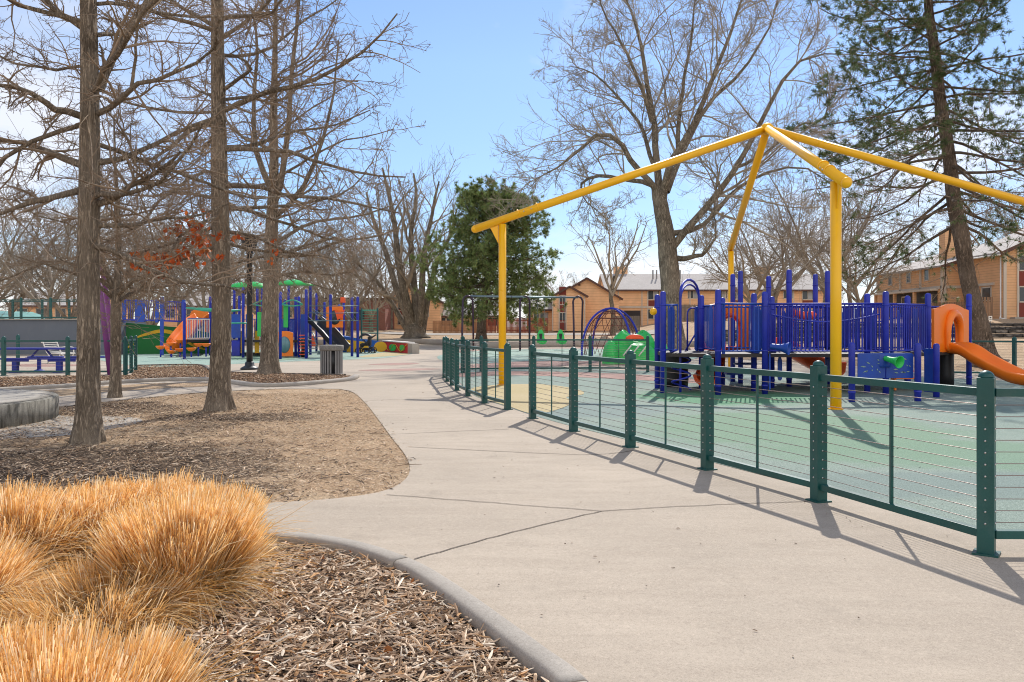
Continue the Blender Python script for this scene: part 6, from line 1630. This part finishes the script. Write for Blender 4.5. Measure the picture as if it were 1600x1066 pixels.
# ============================================================ loose chips, straw and grasses
def inside(pts, poly):
    x, y = pts[:, 0], pts[:, 1]; p = np.array(poly); q = np.roll(p, -1, 0); c = np.zeros(len(x), bool)
    for (ax, ay), (bx_2, by_2) in zip(p, q):
        m = ((ay > y) != (by_2 > y))
        with np.errstate(divide='ignore', invalid='ignore'): c ^= m & (x < (bx_2-ax)*(y-ay)/(by_2-ay+1e-12)+ax)
    return c
def chips(name, pts, rgx, l0, l1, w0, w1, cols, z0=.006, tilt=.25, lift=.02, label=None, cat=None, aniso=0):
    m = len(pts); az = rgx.uniform(0, 2*PI, m); t = np.stack([np.cos(az), np.sin(az), rgx.normal(0, tilt, m)], 1); t = unit(t)
    u = unit(np.cross(t, np.array([0, 0, 1.])+rgx.normal(0, .25, (m, 3)))); v = np.cross(u, t)
    L_ = rgx.uniform(0, 1, m)**2.2*(l1-l0)+l0; W_ = rgx.uniform(w0, w1, m)
    c = np.concatenate([pts, (z0+rgx.uniform(0, 1, m)**2*lift)[:, None]], 1)
    a = t*L_[:, None]/2; b = u*W_[:, None]/2; h = v*W_[:, None]*.35; bend = v*(L_*rgx.normal(0, .06, m))[:, None]
    V_ = np.stack([c-a-b*.6, c-a+b*.6, c-a*.9+h*.5, c-b+bend, c+b+bend, c+h+bend, c+a-b*.4, c+a+b*.4, c+a*.9+h*.4], 1).reshape(-1, 3)
    k = np.arange(m)[:, None]*9
    F_ = np.concatenate([k+np.array([q]) for q in ([0, 3, 5, 2], [3, 6, 8, 5], [2, 5, 4, 1], [5, 8, 7, 4])])
    cc = np.array(cols)[rgx.integers(0, len(cols), m)]*rgx.uniform(.65, 1.3, (m, 1))
    return tag(new_obj(name, mesh_np(name, V_, F_, False, np.repeat(cc, 9, 0)), M['chips']), kind='stuff', label=label, cat=cat)
rg = np.random.default_rng(77)
CH = [(.24, .15, .09), (.38, .25, .155), (.56, .40, .26), (.72, .56, .40), (.08, .05, .035), (.48, .32, .20), (.62, .46, .32), (.84, .71, .55), (.50, .28, .13)]
cand = np.stack([rg.uniform(-4.2, .6, 90000), rg.uniform(1.9, 6.0, 90000)], 1)
cand = cand[inside(cand, bed)]
# keep a hair away from the kerb
cpts = np.array(CURB); dmin = np.min(np.linalg.norm(cand[:, None]-cpts[None, ::2], axis=2), 1); cand = cand[dmin > .09]
cand = cand[np.abs(cand[:, 0]) < cand[:, 1]*.68+.3]
chips('wood_chips', cand, rg, .02, .15, .005, .017, CH, .008, .22, .04, 'shredded wood mulch chips heaped in the near curbed bed', 'mulch')
cand = np.stack([rg.uniform(-9, -1.0, 200000), rg.uniform(6, 19, 200000)], 1)
lawnpoly = LAWN+LAWN2[:6]
cand = cand[inside(cand+rg.normal(0, .06, cand.shape), [(p[0], p[1]) for p in lawnpoly])]
pxx = 800+F*cand[:, 0]/cand[:, 1]; pyy = HY+F*HC/cand[:, 1]
dens = .05+.95*np.exp(-((pxx-130)/260)**2-((pyy-735)/45)**2)+.55*np.exp(-((pxx-330)/110)**2-((pyy-652)/12)**2)+.5*np.exp(-((pxx-170)/90)**2-((pyy-635)/14)**2)
cs_ = np.sin(cand[:, 0]*2.3+np.sin(cand[:, 1]*1.7)*2)*np.sin(cand[:, 1]*1.9+1)
pn_ = np.sin(cand[:, 0]*5.1+2*np.sin(cand[:, 1]*2.9))*np.sin(cand[:, 1]*4.3+1.5*np.sin(cand[:, 0]*3.7))
dens *= .75+.45*cs_; dens *= np.where(pn_ > .1, 1.35, .45)
cand = cand[rg.random(len(cand)) < dens]
chips('wood_chips', cand, rg, .02, .13, .006, .017, CH[:4]+[(.07, .05, .04), (.12, .085, .06), (.09, .065, .045), (.18, .13, .09)], .006, .2, .025, 'scattered bark chips and twigs over the dormant lawn', 'mulch')
cand = np.stack([rg.uniform(-9, -1.0, 150000), rg.uniform(6.3, 18, 150000)], 1)
cand = cand[inside(cand+rg.normal(0, 1, cand.shape)*rg.choice([.03, .12], (len(cand), 1), p=[.8, .2]), [(p[0], p[1]) for p in lawnpoly])]
pxx = 800+F*cand[:, 0]/cand[:, 1]; pyy = HY+F*HC/cand[:, 1]
dm_ = np.exp(-((pxx-110)/240)**2-((pyy-740)/42)**2)+.8*np.exp(-((pxx-340)/90)**2-((pyy-652)/10)**2)+.6*np.exp(-((pxx-170)/80)**2-((pyy-635)/12)**2)
pn_ = np.sin(cand[:, 0]*4.1+2*np.sin(cand[:, 1]*2.9))*np.sin(cand[:, 1]*3.3+1.5*np.sin(cand[:, 0]*3.7))
cand = cand[rg.random(len(cand)) < np.clip(.85-1.1*dm_+.25*pn_, .03, 1)]
chips('dry_grass', cand, rg, .02, .09, .0025, .006, [(.66, .46, .28), (.76, .57, .37), (.54, .36, .21), (.84, .68, .50), (.44, .29, .17)], .005, .16, .010, 'matted dormant tan grass of the lawn island', 'grass')
ub = [G(*p)[:2] for p in UB]
cand = np.stack([rg.uniform(-22, -4.5, 60000), rg.uniform(20, 34, 60000)], 1); cand = cand[inside(cand, ub)]
chips('wood_chips', cand, rg, .03, .12, .012, .03, [(.42, .25, .14), (.55, .36, .22), (.25, .14, .08), (.62, .46, .32), (.16, .09, .05)], .016, .25, .04, 'reddish bark chips in the far mulch bed', 'mulch')
cand = np.stack([rg.uniform(-6, -1.0, 400), rg.uniform(6.5, 16, 400)], 1); cand = cand[inside(cand, [(p[0], p[1]) for p in lawnpoly])]
chips('fallen_twigs', cand, rg, .08, .32, .006, .014, [(.10, .07, .05), (.2, .14, .10), (.3, .22, .15)], .012, .12, .02, 'fallen dark twigs lying on the dormant lawn', 'twigs')
cand = np.stack([rg.uniform(-3.2, 0, 60), rg.uniform(2.4, 5.6, 60)], 1); cand = cand[inside(cand, bed)]
leaf_o = thing('fallen_leaves', 'few curled rust oak leaves fallen on the near mulch', 'leaves', (-1.2, 3.6, 0)); leaf_o['kind'] = 'stuff'
lm_ = leaf_mesh('leaf', np.concatenate([cand, np.full((len(cand), 1), .05)], 1)-np.array([-1.2, 3.6, 0]), rg, .045, leaf_o, M['leaf'], [(.50, .16, .04), (.42, .20, .08), (.36, .14, .05)])
# small debris on the concrete
cand = np.stack([rg.uniform(-3, 5, 420), rg.uniform(2.5, 22, 420)], 1); cand = cand[~inside(cand, bed) & ~inside(cand, [(p[0], p[1]) for p in lawnpoly])]
chips('fallen_debris', cand, rg, .008, .04, .004, .012, [(.06, .045, .035), (.12, .08, .05), (.2, .14, .09)], .016, .1, .004, 'tiny dark twigs and bits littering the walk', 'litter')

def clump(root, cx_, cy_, r, h, n, rgx, cut=.88, lean=.5, hollow=.0, loose=.12):
    n = int(n*1.3)
    # upright cut straw
    rad = r*np.sqrt(rgx.uniform(hollow**2, 1, n)); az = rgx.uniform(0, 2*PI, n); rad *= 1+.16*np.sin(3*az+cx_*7)+.08*np.sin(7*az+cy_)
    nt_ = 46; ti = rgx.integers(0, nt_, n); tr_ = r*np.sqrt(rgx.uniform(0, 1, nt_)); ta = rgx.uniform(0, 2*PI, nt_)
    bx0 = tr_[ti]*np.cos(ta[ti])+rgx.normal(0, r*.085, n); by0 = tr_[ti]*np.sin(ta[ti])+rgx.normal(0, r*.085, n)
    rad = np.hypot(bx0, by0); az = np.arctan2(by0, bx0)
    base = np.stack([cx_+rad*.62*np.cos(az), cy_+rad*.62*np.sin(az), np.zeros(n)], 1)
    tl = rgx.normal(0, .10, (nt_, 3)); th_ = rgx.uniform(.86, 1.08, nt_)
    out_ = np.stack([np.cos(az), np.sin(az), np.zeros(n)], 1)
    tilt = (rad/r)*lean*rgx.uniform(.6, 1.25, n)
    d = unit(np.stack([np.zeros(n), np.zeros(n), np.ones(n)], 1)+out_*tilt[:, None]+rgx.normal(0, .085, (n, 3))+tl[ti])
    L_ = th_[ti]*h*(1.0-.20*(rad/r)**2)*rgx.uniform(cut, 1.04, n)*np.where(rgx.random(n) < .2, rgx.uniform(.3, .9, n), 1)
    nseg = 4; k = np.linspace(0, 1, nseg)
    curve = rgx.normal(0, .03, (n, 3))+out_*.045
    Pp = base[:, None]+d[:, None]*(L_[:, None]*k[None])[..., None]+curve[:, None]*(k**2)[None, :, None]
    col0 = np.array([(.84, .50, .18), (.92, .60, .26), (.66, .36, .11), (.96, .74, .42), (.86, .54, .21), (.92, .78, .54)])[rgx.integers(0, 6, n)]*rgx.uniform(.75, 1.2, (n, 1))
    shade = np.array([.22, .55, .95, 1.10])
    W_ = rgx.uniform(.0018, .0042, n)
    def rib(Pp, W_, colr, shade, rgx):
        n_, s_, _ = Pp.shape
        t = unit(Pp[:, -1]-Pp[:, 0]); u = unit(np.cross(t, rgx.normal(size=(n_, 3))))
        taper = np.ones(s_) if s_ == nseg else np.linspace(1, .3, s_)
        off = u[:, None]*(W_[:, None]*taper[None]/2)[..., None]
        V_ = np.stack([Pp-off, Pp+off], 2).reshape(-1, 3); kk = (np.arange(n_)[:, None]*s_+np.arange(s_-1)[None]).ravel()*2
        F_ = np.stack([kk, kk+1, kk+3, kk+2], 1)
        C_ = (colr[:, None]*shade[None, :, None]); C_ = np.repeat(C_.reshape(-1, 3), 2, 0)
        return V_, F_, C_
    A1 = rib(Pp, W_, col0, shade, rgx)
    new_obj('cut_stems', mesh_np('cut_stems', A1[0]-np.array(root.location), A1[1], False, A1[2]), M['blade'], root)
    # loose curling leaves
    m = int(n*loose*1.6); rad = r*np.sqrt(rgx.uniform(.25, 1, m)); az = rgx.uniform(0, 2*PI, m)
    P0 = np.stack([cx_+rad*.65*np.cos(az), cy_+rad*.65*np.sin(az), np.zeros(m)], 1); az2 = az+rgx.normal(0, .9, m)
    out_ = np.stack([np.cos(az2), np.sin(az2), np.zeros(m)], 1); d = unit(np.array([0, 0, 1.])+out_*rgx.uniform(.2, .8, m)[:, None]); L2 = h*rgx.uniform(.6, 1.45, m); s_ = 7
    Q_ = np.zeros((m, s_, 3)); Q_[:, 0] = P0
    g_ = rgx.uniform(.10, .42, m)[:, None]
    for i in range(1, s_):
        d = unit(d+out_*.12+np.array([0, 0, -1.])*g_+rgx.normal(0, .10, (m, 3))); Q_[:, i] = Q_[:, i-1]+d*(L2/(s_-1))[:, None]; Q_[:, i, 2] = np.maximum(Q_[:, i, 2], .012)
    c2 = np.array([(.92, .66, .34), (.84, .48, .15), (.98, .80, .52), (.74, .38, .10)])[rgx.integers(0, 4, m)]*rgx.uniform(.7, 1.1, (m, 1))
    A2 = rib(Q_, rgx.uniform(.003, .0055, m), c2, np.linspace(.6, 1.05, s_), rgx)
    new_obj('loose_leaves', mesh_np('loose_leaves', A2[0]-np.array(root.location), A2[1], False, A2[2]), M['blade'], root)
CL = [((75, 0), 2.52, .46, .45, 15000, 'cut ornamental grass clump along the bottom edge of the photo, nearest the viewer', .08, .30),
      ((-120, 0), 2.5, .50, .46, 11000, 'cut ornamental grass clump filling the bottom left corner', .10, .3),
      ((278, 0), 4.42, .33, .52, 12000, 'tall flat cut grass clump with a steep right side beside the curb', .035, .30),
      ((330, 0), 5.2, .28, .45, 7000, 'grass clump just behind the steep sided one, closest to the walk', .03, .26),
      ((150, 0), 5.1, .44, .475, 11000, 'broad cut grass clump at the back left with long drooping leaves', .22, .28),
      ((245, 0), 5.3, .30, .47, 7000, 'upright grass clump at the back between two broader ones', .12, .25),
      ((5, 0), 4.75, .42, .50, 9000, 'shaggy grass clump cut off by the left edge', .45, .35),
      ((-90, 0), 4.0, .35, .40, 5000, 'low shaggy grass clump mostly outside the left edge', .5, .4),
      ((165, 0), 4.05, .46, .30, 1500, 'collapsed low grass clump of curled loose leaves between the taller ones', 1.6, .8)]
for (px_, py_), dd, r, h, n, lab, loose, lean in CL:
    x = px_x(px_, dd); t = thing('ornamental_grass', lab, 'grass clump', (x, dd, 0), 'cut straw coloured grass clumps in the near bed')
    clump(t, x, dd, r, h, n, rg, .86, lean, 0, loose)
S.cycles.max_bounces = 6
S.cycles.filter_width = 1.05
